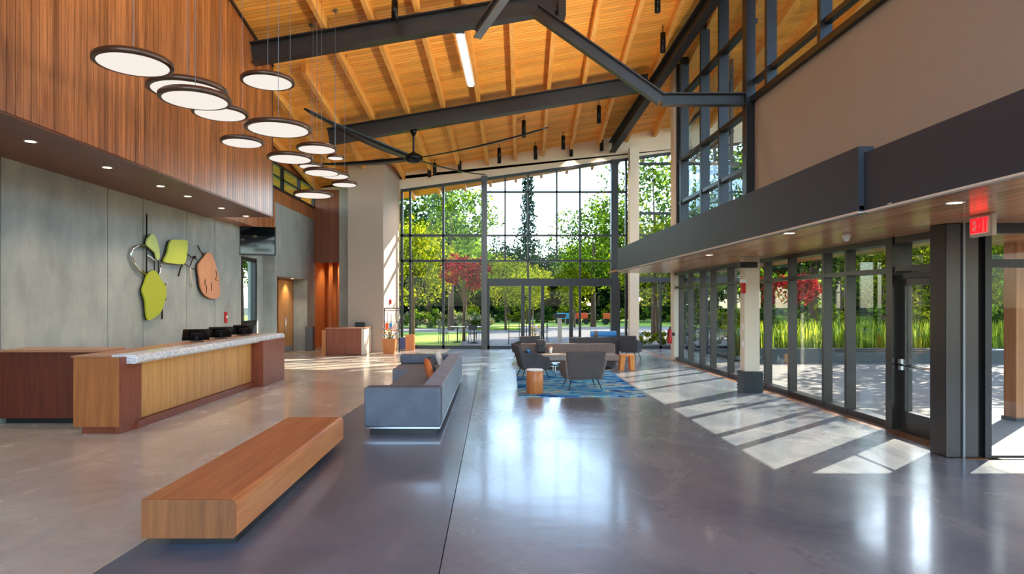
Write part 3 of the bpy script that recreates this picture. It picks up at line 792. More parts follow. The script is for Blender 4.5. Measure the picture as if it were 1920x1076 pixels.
# ------------------------------------------------------------------ reception desk
dk = thing('reception_desk', 'long oak and red wood reception desk with a white marble transaction top', 'desk', (-5.7, 12.4, 0))
MB().box((-6.04, 9.2, .1), (-5.38, 9.28, 1.1)).build('end_panel', 'desk_end', dk, .004)
MB().box((-5.44, 9.205, .0), (-5.36, 9.75, 1.1)).build('front_panel', 'desk_red', dk, .003)
MB().box((-5.47, 9.75, .12), (-5.41, 14.3, 1.04)).build('front_panel', 'desk_oak', dk, .002)
MB().box((-6.0, 14.3, 0), (-5.14, 15.75, 1.03)).build('end_block', 'desk_red', dk, .004)
b = MB(); b.box((-5.47, 9.6, 0), (-5.33, 14.3, .11)); b.box((-5.95, 9.26, 0), (-5.44, 9.34, .1)); b.build('plinth', 'desk_red', dk, .003)
b = MB(); prof = [(-5.6, 1.125), (-5.6, 1.06), (-5.4, .995), (-5.23, .995), (-5.2, 1.03), (-5.21, 1.1), (-5.25, 1.125)]
b.prism([(x, 9.35, z) for x, z in prof], (0, 6.6, 0)); b.build('marble_top', 'marble', dk, .008)
MB().box((-6.06, 9.18, 1.1), (-5.58, 15.8, 1.125)).build('cap', 'back_top', dk, .003)
MB().box((-6.02, 9.28, .72), (-5.47, 14.3, .75)).build('worktop', 'desk_end', dk)
bc = thing('back_counter', 'dark red-brown wood back counter at the left edge behind the reception desk', 'counter', (-6.8, 10.1, 0))
MB().box((-7.68, 9.96, .09), (-6.09, 10.5, 1.12)).build('body', 'back_red', bc, .003)
MB().box((-7.68, 9.9, 1.12), (-6.07, 10.55, 1.155)).build('countertop', 'back_top', bc, .004)
MB().box((-7.65, 10.05, 0), (-6.1, 10.45, .09)).build('toe_kick', 'black', bc)

def monitor(X, Y, zt, rz, label):
    t = thing('monitor', label, 'monitor', (0, 0, 0), 'black monitors on the reception desk')
    Mx = Matrix.Translation((0, 0, .13)) @ Matrix.Rotation(R(-34), 4, 'X')
    MB().box((-.25, -.015, -.13), (.25, .015, .13), Mx).build('screen', 'screen', t, .006)
    b = MB(); b.bar((0, .07, .012), (0, .03, .12), .06, .02); b.box((-.11, -.06, 0), (.11, .14, .014)); b.build('stand', 'blackmetal', t)
    MB().box((-.11, .015, -.07), (.11, .035, .07), Mx).build('rear_cover', 'black', t, .01)
    t.location = (X, Y, zt); t.rotation_euler = (0, 0, rz)
for px, lab, rz in ((368, 'black monitor nearest the viewer on the reception desk', 35), (413, 'middle black monitor on the reception desk', 40), (455, 'farthest black monitor on the reception desk, by the glazed slot', 45)):
    Y = -5.82 * F / (px - 925); monitor(-5.82, Y, 1.127, R(rz + 180), lab)

# wall mounted screen by the end of the soffit
t = thing('wall_screen', 'black flat screen hanging at the end of the wood soffit over the desk', 'screen', (0, 0, 0))
MB().box((-.5, -.03, -.42), (.5, .03, .42)).build('panel', 'screen', t, .01)
b = MB(); b.box((-.52, -.05, -.46), (.52, .02, -.42)); b.box((.5, -.035, -.44), (.53, .03, .44)); b.build('bezel', 'steel', t)
b = MB(); b.box((-.1, .03, -.15), (.1, .28, .15)); b.build('bracket', 'blackmetal', t)
t.location = (-7.22, 19.6, 3.78); t.rotation_euler = (0, 0, R(18))
# red alarm and thermostat
def onwall(px, py, X=XL): Y = YX(px, X); return Y, PZ(py, Y)
Y, Z = onwall(422, 595)
t = thing('fire_alarm', 'small red fire alarm pull on the concrete wall left of the glazed slot', 'alarm', (XL, Y, Z))
b = MB(); b.box((XL, Y - .06, Z - .16), (XL + .05, Y + .06, Z + .16)); b.build('housing', 'red', t, .008)
MB().box((XL + .05, Y - .035, Z - .02), (XL + .06, Y + .035, Z + .05)).build('handle', 'white', t)

# wall sculpture
def art(zx, zy, off=.07):
    px, py = 230 + zx / 4.678, 390 + zy / 4.678
    Y = YX(px, XL); return (XL + off, Y, PZ(py, Y))
def smooth(pts, n=5):
    out = []; m = len(pts)
    for i in range(m):
        p0, p1, p2, p3 = (Vector(pts[(i + k - 1) % m]) for k in range(4))
        for j in range(n):
            t_ = j / n
            out.append(.5 * ((2 * p1) + (-p0 + p2) * t_ + (2 * p0 - 5 * p1 + 4 * p2 - p3) * t_ ** 2 + (-p0 + 3 * p1 - 3 * p2 + p3) * t_ ** 3))
    return out
sc = thing('wall_sculpture', 'abstract wall sculpture of lime and tan panels with bent metal rods', 'sculpture', (XL, 13.5, 2.5))
def panel(pts, mat, lab):
    q = smooth([art(*p) for p in pts]); o = MB().prism(q, (.035, 0, 0)).build('panel', mat, sc); o['label'] = lab
    e = MB().prism([p + Vector((-.03, 0, 0)) for p in [Vector(v) for v in q]], (.029, 0, 0)).build('panel_backing', 'black', sc)
panel([(215, 228), (240, 240), (262, 285), (278, 350), (286, 430), (262, 452), (245, 395), (205, 355), (172, 322), (180, 270)], 'lime3', 'pale lime teardrop panel')
panel([(395, 280), (460, 278), (520, 284), (536, 305), (530, 390), (512, 478), (470, 492), (400, 486), (325, 468), (352, 400), (372, 315)], 'lime2', 'lime rounded square panel')
panel([(232, 547), (270, 575), (300, 630), (342, 690), (344, 760), (322, 850), (290, 920), (215, 975), (178, 975), (165, 890), (158, 810), (133, 725), (150, 670), (180, 585)], 'lime', 'large lime pear-shaped panel')
panel([(715, 388), (750, 410), (772, 460), (795, 540), (812, 600), (818, 700), (826, 745), (800, 788), (740, 792), (680, 755), (650, 690), (640, 620), (628, 520), (640, 480), (680, 430)], 'facew', 'tan wood panel')
def rod(pts, r=.012, mat='blackmetal', off=.06):
    MB().tube([art(x, y, off) for x, y in pts], r, 8).build('rod', mat, sc)
rod([(188, 52), (186, 330), (184, 580)], .016); rod([(165, 330), (100, 332), (60, 360), (45, 405), (62, 460), (110, 530), (175, 580)], .03, 'chrome')
rod([(190, 418), (215, 425), (250, 455), (290, 465)], .02, 'chrome'); rod([(255, 460), (254, 560)], .014); rod([(292, 465), (290, 605)], .014); rod([(313, 460), (305, 560), (295, 610)], .02, 'chrome')
rod([(510, 478), (485, 530), (468, 598)], .018); rod([(520, 488), (565, 515), (605, 540)], .012); rod([(538, 398), (575, 425), (632, 452)], .014)
rod([(622, 420), (590, 455), (572, 505)], .014); rod([(572, 510), (575, 600), (588, 690)], .02, 'taupe2'); rod([(638, 330), (655, 365), (682, 405)], .016); rod([(324, 850), (322, 975)], .02)
rod([(780, 550), (792, 590), (775, 625), (800, 635)], .008, off=.115); rod([(690, 625), (682, 660), (700, 690), (695, 750)], .008, off=.115); rod([(742, 655), (742, 730)], .006, off=.115)
b = MB()
for p in ((548, 318), (350, 672), (352, 800), (525, 470), (618, 430)):
    v = Vector(art(*p, 0)); b.cyl(v, v + Vector((.07, 0, 0)), .03, 12)
b.build('wall_bolts', 'black', sc)

# ------------------------------------------------------------------ bench
bn = thing('wooden_bench', 'long solid wooden bench with a rounded edge in the foreground', 'bench', (-2.33, 6.6, 0))
b = MB(); prof = [(-2.695, .09), (-1.99, .09), (-1.975, .105), (-1.972, .34), (-1.985, .372), (-2.015, .385), (-2.695, .385)]
b.prism([(x, 4.91, z) for x, z in prof], (0, 3.51, 0)); b.build('seat', 'bench', bn)
b = MB(); b.prism([(x, 4.9, z) for x, z in prof], (0, .012, 0)); b.build('end_face', 'bench_end', bn)
MB().box((-2.52, 5.05, 0), (-2.03, 7.35, .09)).build('plinth', 'black', bn)

# ------------------------------------------------------------------ grey sofa, back to the right
sf = thing('sectional_sofa', 'long grey sectional sofa in the middle of the lobby, back to the right', 'sofa', (-1.3, 12, 0))
SX0, SX1 = -1.84, -.75
MB().box((SX0, 9.1, .12), (SX1, 9.42, .68)).build('armrest', 'sofa', sf, .03, segs=3)
for i in range(4):
    a = 9.42 + i * 1.47; o = MB().box((-1.05, a + .004, .12), (SX1, a + 1.466, .67)).build('backrest', 'sofa_b', sf, .025, segs=3)
for i in range(3):
    a = 9.42 + i * 1.5; MB().box((SX0 + (0 if i < 9 else .2), a + .006, .13), (-1.05, a + 1.494, .44)).build('seat', 'seat', sf, .03, segs=3)
MB().box((-2.2, 13.92, .13), (-1.05, 15.3, .44)).build('chaise_seat', 'seat', sf, .03, segs=3)
MB().box((-2.2, 15.1, .44), (-1.05, 15.32, .66)).build('end_bolster', 'sofa', sf, .05, segs=3)
b = MB(); b.box((SX0 + .01, 9.11, .095), (SX1 - .01, 15.28, .12)); b.box((-2.18, 13.95, .095), (SX0, 15.28, .12)); b.build('chrome_rail', 'chrome', sf)
MB().box((SX0 + .07, 9.2, 0), (SX1 - .08, 15.2, .095)).build('plinth', 'black', sf)
def cushion(name, label, mat, loc, size, rot, grp=None):
    b = MB(); n = 10; sx, sy, sz = size
    vs = []; fs = []
    for side in (1, -1):
        for i in range(n + 1):
            for j in range(n + 1):
                u = i / n * 2 - 1; v = j / n * 2 - 1
                e = max(0, (1 - u ** 4) * (1 - v ** 4)) ** .5
                k = 1 - .08 * (1 - abs(v)) * abs(u) ; k2 = 1 - .08 * (1 - abs(u)) * abs(v)
                vs.append((u * sx / 2 * k, side * sy / 2 * e, v * sz / 2 * k2))
    m = (n + 1) ** 2
    for s_ in (0, 1):
        for i in range(n):
            for j in range(n):
                q = [s_ * m + i * (n + 1) + j, s_ * m + (i + 1) * (n + 1) + j, s_ * m + (i + 1) * (n + 1) + j + 1, s_ * m + i * (n + 1) + j + 1]
                fs.append(q if s_ else q[::-1])
    b.add(vs, fs, True); o = b.build(name, mat, loc=(0, 0, 0))
    bm = bmesh.new(); bm.from_mesh(o.data); bmesh.ops.remove_doubles(bm, verts=bm.verts, dist=.001); bmesh.ops.recalc_face_normals(bm, faces=bm.faces); bm.to_mesh(o.data); bm.free()
    o.location = loc; o.rotation_euler = rot
    return tag(o, label, 'cushion', grp)
cushion('cushion', 'orange cushion leaning on the backrest of the long grey sofa', 'orange_f', (-1.2, 11.9, .655), (.42, .13, .4), (R(-14), 0, R(100)), 'cushions on the grey sofa')
cushion('cushion', 'dark cushion just behind the orange one on the grey sofa', 'chair_d', (-1.2, 12.45, .645), (.4, .13, .38), (R(-14), 0, R(95)), 'cushions on the grey sofa')
cushion('cushion', 'cream cushion at the far end of the long grey sofa', 'cream_f', (-1.21, 14.3, .645), (.4, .12, .38), (R(-16), 0, R(90)), 'cushions on the grey sofa')
bk_ = thing('open_magazine', 'open magazine lying on the near seat of the grey sofa', 'magazine', (-1.3, 10.3, .445))
b = MB(); b.hexa([(-1.52, 10.15, .443), (-1.3, 10.15, .45), (-1.3, 10.5, .45), (-1.52, 10.5, .443), (-1.52, 10.15, .455), (-1.3, 10.15, .475), (-1.3, 10.5, .475), (-1.52, 10.5, .455)])
b.hexa([(-1.3, 10.15, .45), (-1.1, 10.15, .443), (-1.1, 10.5, .443), (-1.3, 10.5, .45), (-1.3, 10.15, .475), (-1.1, 10.15, .455), (-1.1, 10.5, .455), (-1.3, 10.5, .475)]); b.build('pages', 'white', bk_)
MB().box((-1.54, 10.13, .441), (-1.08, 10.52, .4435)).build('cover', 'orange', bk_)

# ------------------------------------------------------------------ rug group
b = MB(); b.prism([(.5, 12.8, .001), (3.07, 12.85, .001), (3.2, 17.6, .001), (.62, 17.6, .001)], (0, 0, .014)); tag(b.build('area_rug', 'rug'), 'blue and black patterned rug under the armchairs', 'rug')

# wide taupe sofa facing the viewer
ts = thing('lounge_sofa', 'wide taupe sofa facing the viewer behind the rug', 'sofa', (2.1, 18.6, 0))
MB().box((.8, 18.95, .2), (3.62, 19.2, .66)).build('backrest', 'brown_f', ts, .05, segs=3)
MB().box((.85, 18.2, .22), (3.55, 18.95, .4)).build('seat', 'chair_s', ts, .03, segs=3)
MB().box((.9, 18.3, .06), (3.5, 19.1, .22)).build('base', 'chair_d', ts)
for x in (.98, 3.42):
    for y in (18.38, 19.02): MB().box((x - .03, y - .03, 0), (x + .03, y + .03, .06)).build('leg', 'black', ts)

def armchair(label, wd, dp, sh, bh, matb, mats, mato):
    """seat opens towards -Y; local origin at floor centre"""
    t = thing('armchair', label, 'armchair', (0, 0, 0), 'armchairs around the rug')
    w2 = wd / 2
    b = MB(); b.hexa([(-w2 * .86, dp / 2 - .14, sh - .16), (w2 * .86, dp / 2 - .14, sh - .16), (w2 * .86, dp / 2 - .05, sh - .16), (-w2 * .86, dp / 2 - .05, sh - .16),
                      (-w2, dp / 2 + .0, bh), (w2, dp / 2 + .0, bh), (w2, dp / 2 + .1, bh), (-w2, dp / 2 + .1, bh)])
    b.build('backrest', matb, t, .035, segs=3)
    MB().box((-w2 * .8, -dp / 2, sh - .12), (w2 * .8, dp / 2 - .1, sh)).build('seat', mats, t, .035, segs=3)
    MB().box((-w2 * .84, -dp / 2 + .04, sh - .18), (w2 * .84, dp / 2 - .06, sh - .12)).build('seat_base', matb, t, .01)
    for s_ in (-1, 1):
        b = MB(); b.prism([(s_ * w2 * .8, -dp / 2 + .02, sh - .17), (s_ * w2 * .8, dp / 2 - .06, sh - .17), (s_ * w2 * .95, dp / 2 + .04, sh + .26), (s_ * w2 * .98, -dp / 2 + .04, sh + .12)], (s_ * .05, 0, 0))
        b.build('armrest', mato, t, .015)
        for q in (-1, 1):
            MB().cyl((s_ * w2 * .66, q * dp * .34, sh - .18), (s_ * w2 * .84, q * dp * .46, 0), .014, 8, .009).build('leg', 'blackmetal', t)
    return t
a1 = armchair('brown armchair on the rug with its back to the viewer', .86, .72, .4, .83, 'chair_f', 'chair_s', 'brown_f')
a1.location = (1.93, 13.95, .02); a1.rotation_euler = (0, 0, R(180 + 5))
a2 = armchair('brown armchair at the left edge of the rug, turned sideways', .8, .74, .42, .84, 'chair_d', 'chair_s', 'chair_d')
a2.location = (.98, 15.9, .02); a2.rotation_euler = (0, 0, R(90 + 8))
cushion('cushion', 'blue plaid cushion in the sideways armchair', 'plaid', (.88, 15.9, .6), (.36, .12, .3), (R(-12), 0, R(98)))
# drum table
dt = thing('drum_table', 'small round wooden drum table with a pale top at the near left of the rug', 'side table', (.86, 13.26, .015))
b = MB(); b.lathe((.86, 13.26, .015), [(.165, 0), (.172, .01), (.178, .25), (.172, .46), (.168, .465)], 28); b.build('body', 'drum', dt)
MB().lathe((.86, 13.26, .48), [(.17, 0), (.178, .004), (.178, .024), (.17, .028)], 28).build('top', 'white', dt)
# low coffee table
ct = thing('coffee_table', 'low teal and white coffee table in the middle of the rug', 'table', (1.55, 16.3, .015))
MB().box((1.5, 15.95, .3), (2.25, 16.65, .34)).build('tabletop', plain('teal_top', (36, 120, 130), .3), ct, .01)
for x in (1.55, 2.2):
    for y in (16.0, 16.6): MB().cyl((x, y, .3), (x, y, .015), .012, 8).build('leg', 'chrome', ct)
tag(MB().box((1.62, 16.0, .341), (1.95, 16.3, .365)).build('book', 'white', bevel=.003), 'pale book lying on the low coffee table', 'book')
# backpack and cup on sofa
bp = thing('backpack', 'dark backpack leaning against the taupe sofa back', 'backpack', (1.42, 18.75, .4))
MB().box((1.25, 18.67, .402), (1.55, 18.92, .8)).build('body', 'chair_d', bp, .07, segs=4)
MB().box((1.29, 18.62, .43), (1.51, 18.69, .62)).build('pocket', 'black', bp, .025, segs=3)
b = MB(); b.tube([(1.36, 18.85, .79), (1.37, 18.85, .86), (1.43, 18.85, .86), (1.44, 18.85, .79)], .012); b.build('strap', 'black', bp)
cp = thing('coffee_cup', 'paper cup with an orange lid beside the backpack on the taupe sofa', 'cup', (1.66, 18.6, .4))
b = MB(); b.lathe((1.66, 18.6, .4), [(.035, .004), (.05, .16)], 20); b.build('cup_body', 'white', cp); MB().lathe((1.66, 18.6, .56), [(.053, 0), (.053, .02), (.04, .035)], 20).build('lid', 'orange', cp)
# stool
so = thing('wooden_stool', 'orange wooden stool with arched legs at the right of the taupe sofa', 'stool', (3.75, 18.0, 0))
MB().box((3.56, 17.82, .38), (3.94, 18.18, .43)).build('seat', 'stool', so, .01)
for s_ in (-1, 1):
    b = MB(); x = 3.75 + s_ * .12
    b.hexa([(x - .07 + s_ * .03, 17.85, 0), (x + .05 + s_ * .03, 17.85, 0), (x + .05 + s_ * .03, 18.15, 0), (x - .07 + s_ * .03, 18.15, 0), (x - .06, 17.85, .38), (x + .06, 17.85, .38), (x + .06, 18.15, .38), (x - .06, 18.15, .38)])
    b.build('leg', 'stool', so, .006)
# dark settee behind with a blue bolster and a dark armchair
ds = thing('dark_settee', 'dark low settee behind the taupe sofa, near the entry doors', 'sofa', (3.4, 21.6, 0))
MB().box((2.6, 21.5, .1), (4.2, 22.2, .42)).build('seat', 'chair_d', ds, .04, segs=3); MB().box((2.55, 21.3, .1), (4.2, 21.5, .72)).build('backrest', 'chair_d', ds, .04, segs=3)
for x in (2.7, 4.1): MB().box((x - .03, 21.4, 0), (x + .03, 22.1, .1)).build('leg', 'black', ds)
bo = thing('blue_bolster', 'blue cylindrical bolster lying on the dark settee back', 'bolster', (3.7, 21.42, .8))
b = MB(); b.cyl((3.25, 21.4, .83), (4.1, 21.4, .83), .1, 24); b.build('roll', 'blue', bo, .02)
b = MB(); b.cyl((3.36, 21.4, .83), (3.48, 21.4, .83), .105, 24); b.build('band', 'brown_f', bo)
da = armchair('dark armchair at the far right behind the taupe sofa, beside the beige column', .6, .6, .42, .8, 'chair_d', 'chair_d', 'chair_d')
da.location = (4.55, 21.2, 0); da.rotation_euler = (0, 0, R(150)); 
dl = armchair('dark armchair behind the left end of the taupe sofa', .7, .7, .4, .8, 'chair_d', 'chair_d', 'chair_d')
dl.location = (1.05, 21.0, 0); dl.rotation_euler = (0, 0, R(200))

# ------------------------------------------------------------------ second counter, planters
c2 = thing('welcome_counter', 'small red-brown wood counter in front of the beige box at the far left', 'counter', (-5.3, 23.4, 0))
MB().box((-5.95, 22.8, .02), (-4.7, 22.9, .95)).build('front_panel', 'desk_red', c2, .003)
b = MB(); b.box((-4.7, 22.8, .02), (-4.6, 24.1, .95)); b.build('side_panel', 'taupe2', c2, .003)
b = MB(); b.box((-6.0, 22.75, .95), (-4.55, 23.3, .98)); b.box((-4.74, 23.3, .95), (-4.55, 24.1, .98)); b.build('countertop', 'back_top', c2, .004)
b = MB(); b.box((-6.12, 22.85, 0), (-5.98, 23.4, .9)); b.build('end_post', 'drum', c2)
t = thing('office_chair', 'black office chair showing above the small far counter', 'chair', (-4.9, 23.95, 0))
MB().box((-5.2, 24.0, .8), (-4.82, 24.06, 1.14)).build('backrest', 'black', t, .02)
MB().box((-5.2, 23.6, .48), (-4.82, 23.98, .55)).build('seat', 'black', t, .02)
b = MB(); b.cyl((-5.01, 23.8, .05), (-5.01, 23.8, .48), .025, 10); b.bar((-5.01, 24.03, .5), (-5.01, 24.03, .85), .05, .02)
for k in range(5): a = k * 1.2566; b.bar((-5.01, 23.8, .05), (-5.01 + .18 * math.cos(a), 23.8 + .16 * math.sin(a), .03), .03)
b.build('pedestal', 'blackmetal', t)
t = thing('metal_bin', 'small silver bin box beside the wood door in the concrete recess', 'bin', (-7.1, 24.9, 0))
MB().box((-7.28, 24.75, 0), (-7.0, 25.1, .95)).build('body', 'steel_lt', t, .01); MB().box((-7.27, 24.77, .95), (-7.01, 25.08, .97)).build('lid', 'chrome', t)
# flower planter
fp = thing('flower_planter', 'square wood planter of red, yellow and blue flowers by the beige box', 'planter', (-3.85, 23.6, 0))
b = MB(); b.hexa([(-4.02, 23.4, 0), (-3.62, 23.4, 0), (-3.62, 23.8, 0), (-4.02, 23.8, 0), (-4.06, 23.36, .55), (-3.58, 23.36, .55), (-3.58, 23.84, .55), (-4.06, 23.84, .55)]); b.build('box', 'drum', fp, .004)
rnd = random.Random(8)
b = MB(); tips = []
for k in range(34):
    a = rnd.uniform(0, 6.28); rr = rnd.uniform(.03, .3); z = .6 + rnd.uniform(.05, .38) - rr * .3
    p = (-3.82 + rr * math.cos(a), 23.58 + rr * math.sin(a), z); tips.append(p); b.tube([(-3.82 + rr * .3 * math.cos(a), 23.58 + rr * .3 * math.sin(a), .5), p], .006, 5)
b.build('stems', 'stem', fp)
for nm, mt, sl in (('yellow_flowers', 'yellow', 0), ('red_flowers', 'petal_r', 1), ('blue_flowers', 'petal_b', 2)):
    b = MB()
    for p in tips[sl::3]:
        for k in range(6):
            a = k * 1.047; d = Vector((math.cos(a) * .07, math.sin(a) * .07, .02)); q = Vector((-math.sin(a) * .03, math.cos(a) * .03, 0)); P = Vector(p)
            b.add([P, P + d * .6 + q, P + d * 1.2 + Vector((0, 0, -.02)), P + d * .6 - q], [(0, 1, 2, 3)])
        b.lathe(p, [(.001, .03), (.03, .015), (.03, 0), (.001, -.01)], 8)
    b.build(nm, mt, fp)
pt = thing('wood_planter', 'low wood planter with a blue side against the left end of the far window', 'planter', (-3.3, 25.3, 0))
MB().box((-3.45, 25.1, 0), (-3.12, 25.5, .6)).build('box', 'drum', pt, .004); MB().box((-3.72, 25.1, .05), (-3.45, 25.5, .5)).build('side_box', plain('navy_box', (60, 72, 120), .5), pt)
rk = thing('display_rack', 'tall black metal display rack beside the flower planter', 'rack', (-3.9, 24.3, 0))
b = MB(); xa, xb_, ya, yb = -4.1, -3.55, 24.1, 24.15
for x in (xa, xb_): b.tube([(x, ya, 0), (x, ya, 1.66)], .018)
b.tube([(xa, ya, 1.66), (xb_, ya, 1.66)], .018); b.tube([(xa, ya, 1.58), (xb_, ya, 1.58)], .014)
for z in (.5, .85, 1.15): b.tube([(xa, ya, z), (xb_, ya, z)], .008)
b.build('frame', 'blackmetal', rk)
b = MB(); b.tube([(-3.98, ya - .01, .9), (-3.98, ya - .01, 1.5)], .01); b.tube([(-3.85, ya - .01, .8), (-3.85, ya - .01, 1.45)], .014); b.build('hooks', 'blackmetal', rk)
for k, (x, mm) in enumerate(((-4.0, 'petal_r'), (-3.86, 'petal_b'), (-3.7, 'cream_f'))):
    MB().box((x - .06, ya - .035, .88), (x + .06, ya - .012, 1.1)).build('leaflet', mm, rk)
t = thing('fire_strobe', 'small red wall strobe on the side of the beige box', 'alarm', (-4.05, 24.9, 1.6))
Yq = 24.9; Xq = -4.17 + (.37) * (24.9 - 24.2) / 1.75
MB().box((Xq - .02, Yq - .06, 1.82), (Xq + .06, Yq + .06, 2.0)).build('housing', 'red', t, .01)
b = MB(); b.box((Xq + .06, Yq - .03, 1.88), (Xq + .08, Yq + .03, 1.94)); b.build('lens', 'white', t)

# ------------------------------------------------------------------ pier with heater box and strobe
pr = thing('beige_pier', 'beige square pier with a ribbed black base box along the right glass wall', 'column', (5.46, 13.6, 0))
MB().box((5.30, 13.5, 0), (5.62, 13.75, 2.86)).build('shaft', 'cream', pr, .006)
b = MB(); b.box((5.18, 13.42, 2.62), (5.55, 13.6, 2.74)); b.build('head_box', 'black', pr, .01)
hb = MB(); hb.box((5.24, 13.38, 0), (5.64, 13.74, .44))
for k in range(6): hb.box((5.225, 13.365, .05 + k * .065), (5.655, 13.75, .075 + k * .065))
hb.build('base_box', plain('ribbed_black', (34, 38, 46), .4), pr)
b = MB(); b.box((5.286, 13.55, .95), (5.3, 13.63, 1.07)); b.box((5.286, 13.55, 1.32), (5.3, 13.63, 1.44)); b.build('switch_plate', 'white', pr)
t = thing('fire_strobe', 'white and red fire strobe high on the beige pier at the right', 'alarm', (5.28, 13.52, 2.1))
MB().box((5.2, 13.41, 2.08), (5.295, 13.495, 2.3)).build('housing', 'red', t, .01); MB().box((5.19, 13.4, 2.3), (5.297, 13.495, 2.38)).build('lens', 'white', t, .01)
t = thing('fire_extinguisher', 'red fire extinguisher at the foot of the far right corner post', 'extinguisher', (5.75, 20.8, 0))
b = MB(); b.lathe((5.72, 20.75, .55), [(.001, 0), (.07, .01), (.075, .05), (.075, .38), (.05, .45), (.02, .48)], 20); b.build('cylinder', 'red', t)
b = MB(); b.box((5.70, 20.73, 1.02), (5.75, 20.77, 1.1)); b.tube([(5.72, 20.72, 1.06), (5.65, 20.70, 1.0), (5.64, 20.70, .75)], .01); b.box((5.7, 20.8, .8), (5.9, 20.95, .9)); b.build('valve', 'black', t)

# ------------------------------------------------------------------ outdoors: ground
def ground(name, x0, x1, y0, y1, z, mat, thick=.1):
    return st(MB().box((x0, y0, z - thick), (x1, y1, z)).build(name, mat))
ground('ground_soil', -160, 180, -260, 220, -.2, 'soil')
ground('terrace_paving', 6.24, 40, -12, 20.6, -.03, 'pavers', .2)
ground('terrace_paving', -1.5, 40, 26.4, 44, -.03, 'pavers', .2)
ground('terrace_paving', 7.95, 40, 20.6, 26.4, -.03, 'pavers', .2)
ground('terrace_paving', -12, 6, -12, -4.05, -.03, 'pavers', .2)
ground('lawn', -14, -1.5, 27.6, 40.5, -.02, 'lawn', .2)
ground('path', -30, -1.5, 40.5, 47, -.03, 'path', .2)
ground('path', -14, -1.5, 26.35, 27.6, -.03, 'path', .2)
ground('path', 2, 60, 44, 50, -.035, 'path', .2)
ground('lawn', -40, 80, 50, 90, -.02, 'lawn', .2)
ground('lawn', 40, 90, -20, 50, -.04, 'lawn', .2)
ground('lawn', -14, 2, 47, 50, -.03, 'lawn', .2)
ground('lawn', -40, -8.6, -12, 27, -.04, 'lawn', .2)
st(MB().box((5.98, 21.3, -.2), (9, 21.3 + .01, 0)).build('trim_2', 'path'))

# leaf clouds
def leafcloud(name, mat, rad, n, size, seed, clumps=34, base=0.0, drop=.0):
    r = random.Random(seed); vs = []; fs = []
    cs = []
    for _ in range(clumps):
        while True:
            p = Vector((r.uniform(-1, 1), r.uniform(-1, 1), r.uniform(-1, 1)))
            if .25 < p.length < .9: break
        cs.append(Vector((p.x * rad[0], p.y * rad[1], p.z * rad[2])))
    cr = min(rad) * .38
    if rad[2] > 4 * rad[0]:
        cs = [Vector((math.cos(q * 2.4) * rad[0] * (1 - q / clumps) , math.sin(q * 2.4) * rad[0] * (1 - q / clumps), -rad[2] + 2 * rad[2] * q / clumps)) for q in range(clumps)]; cr = rad[0] * .55
    for i in range(n):
        c = cs[r.randrange(clumps)]
        d = Vector((r.gauss(0, 1), r.gauss(0, 1), r.gauss(0, .7))).normalized() * cr * r.uniform(.45, 1)
        p = c + d
        nrm = Vector((r.gauss(0, 1), r.gauss(0, 1), r.gauss(.5, 1))).normalized()
        a = nrm.orthogonal().normalized(); bq = nrm.cross(a); th = r.uniform(0, 6.28)
        u = (a * math.cos(th) + bq * math.sin(th)) * size * r.uniform(.6, 1.2); v_ = nrm.cross(u) * .55
        k = len(vs); vs += [p - u * .5, p + v_ * .5, p + u * .5, p - v_ * .5]; fs.append((k, k + 1, k + 2, k + 3))
    me = bpy.data.meshes.new(name); me.from_pydata([tuple(v) for v in vs], [], fs); me.materials.append(M[mat]); me.update(); return me, cs

def trunkmesh(h, rad, cs, seed, zc):
    r = random.Random(seed); b = MB()
    b.tube([(0, 0, -.2), (.03 * h * .1, 0, h * .3), (0, .02, h * .65), (0, 0, zc)], [rad * 1.3, rad, rad * .8, rad * .3], 8)
    for c in r.sample(cs, min(7, len(cs))):
        s0 = Vector((0, 0, h * r.uniform(.45, .8))); e = Vector((c.x * .85, c.y * .85, c.z * .8 + zc))
        b.tube([s0, s0.lerp(e, .5) + Vector((0, 0, .2)), e], [rad * .45, rad * .3, rad * .1], 6)
    return b

protos = {}
def tree(kind, X, Y, scale, label, group=None, rz=0, cat='tree', name='leafy_tree'):
    spec = {'green': ('leaf_a', (2.6, 2.6, 2.9), 9000, .20, 5.4, .16), 'yellow': ('leaf_y', (1.9, 1.9, 1.8), 5500, .17, 3.6, .08),
            'dark': ('leaf_d', (3.0, 3.0, 4.2), 9000, .30, 5.2, .25), 'red': ('leaf_r', (1.5, 1.3, .75), 3200, .13, 3.1, .06),
            'light': ('leaf_l', (2.3, 2.3, 3.0), 7500, .2, 5.0, .14), 'conifer': ('leaf_d', (.8, .8, 4.8), 4500, .22, 6.0, .14)}[kind]
    mat, rad, n, size, zc, tr = spec
    if kind not in protos:
        sd_ = len(protos) * 7 + 3
        me, cs = leafcloud('crown_' + kind, mat, rad, n, size, sd_, 46)
        tb = trunkmesh(zc, tr, cs, sd_, zc)
        protos[kind] = (me, tb, zc, None)
    me, tb, zc, tm = protos[kind]
    t = thing(name, label, cat, (X, Y, -.2), group); t.rotation_euler = (0, 0, rz); t.scale = (scale, scale, scale)
    cr = bpy.data.objects.new('crown', me); C.objects.link(cr); cr.parent = t; cr.location = (0, 0, zc)
    if tm is None:
        s0 = t.location.copy(); t.location = (0, 0, 0); o = tb.build('trunk', 'bark', t); t.location = s0
        protos[kind] = (me, tb, zc, o.data)
    else:
        o = bpy.data.objects.new('trunk', tm); C.objects.link(o); o.parent = t
    return t

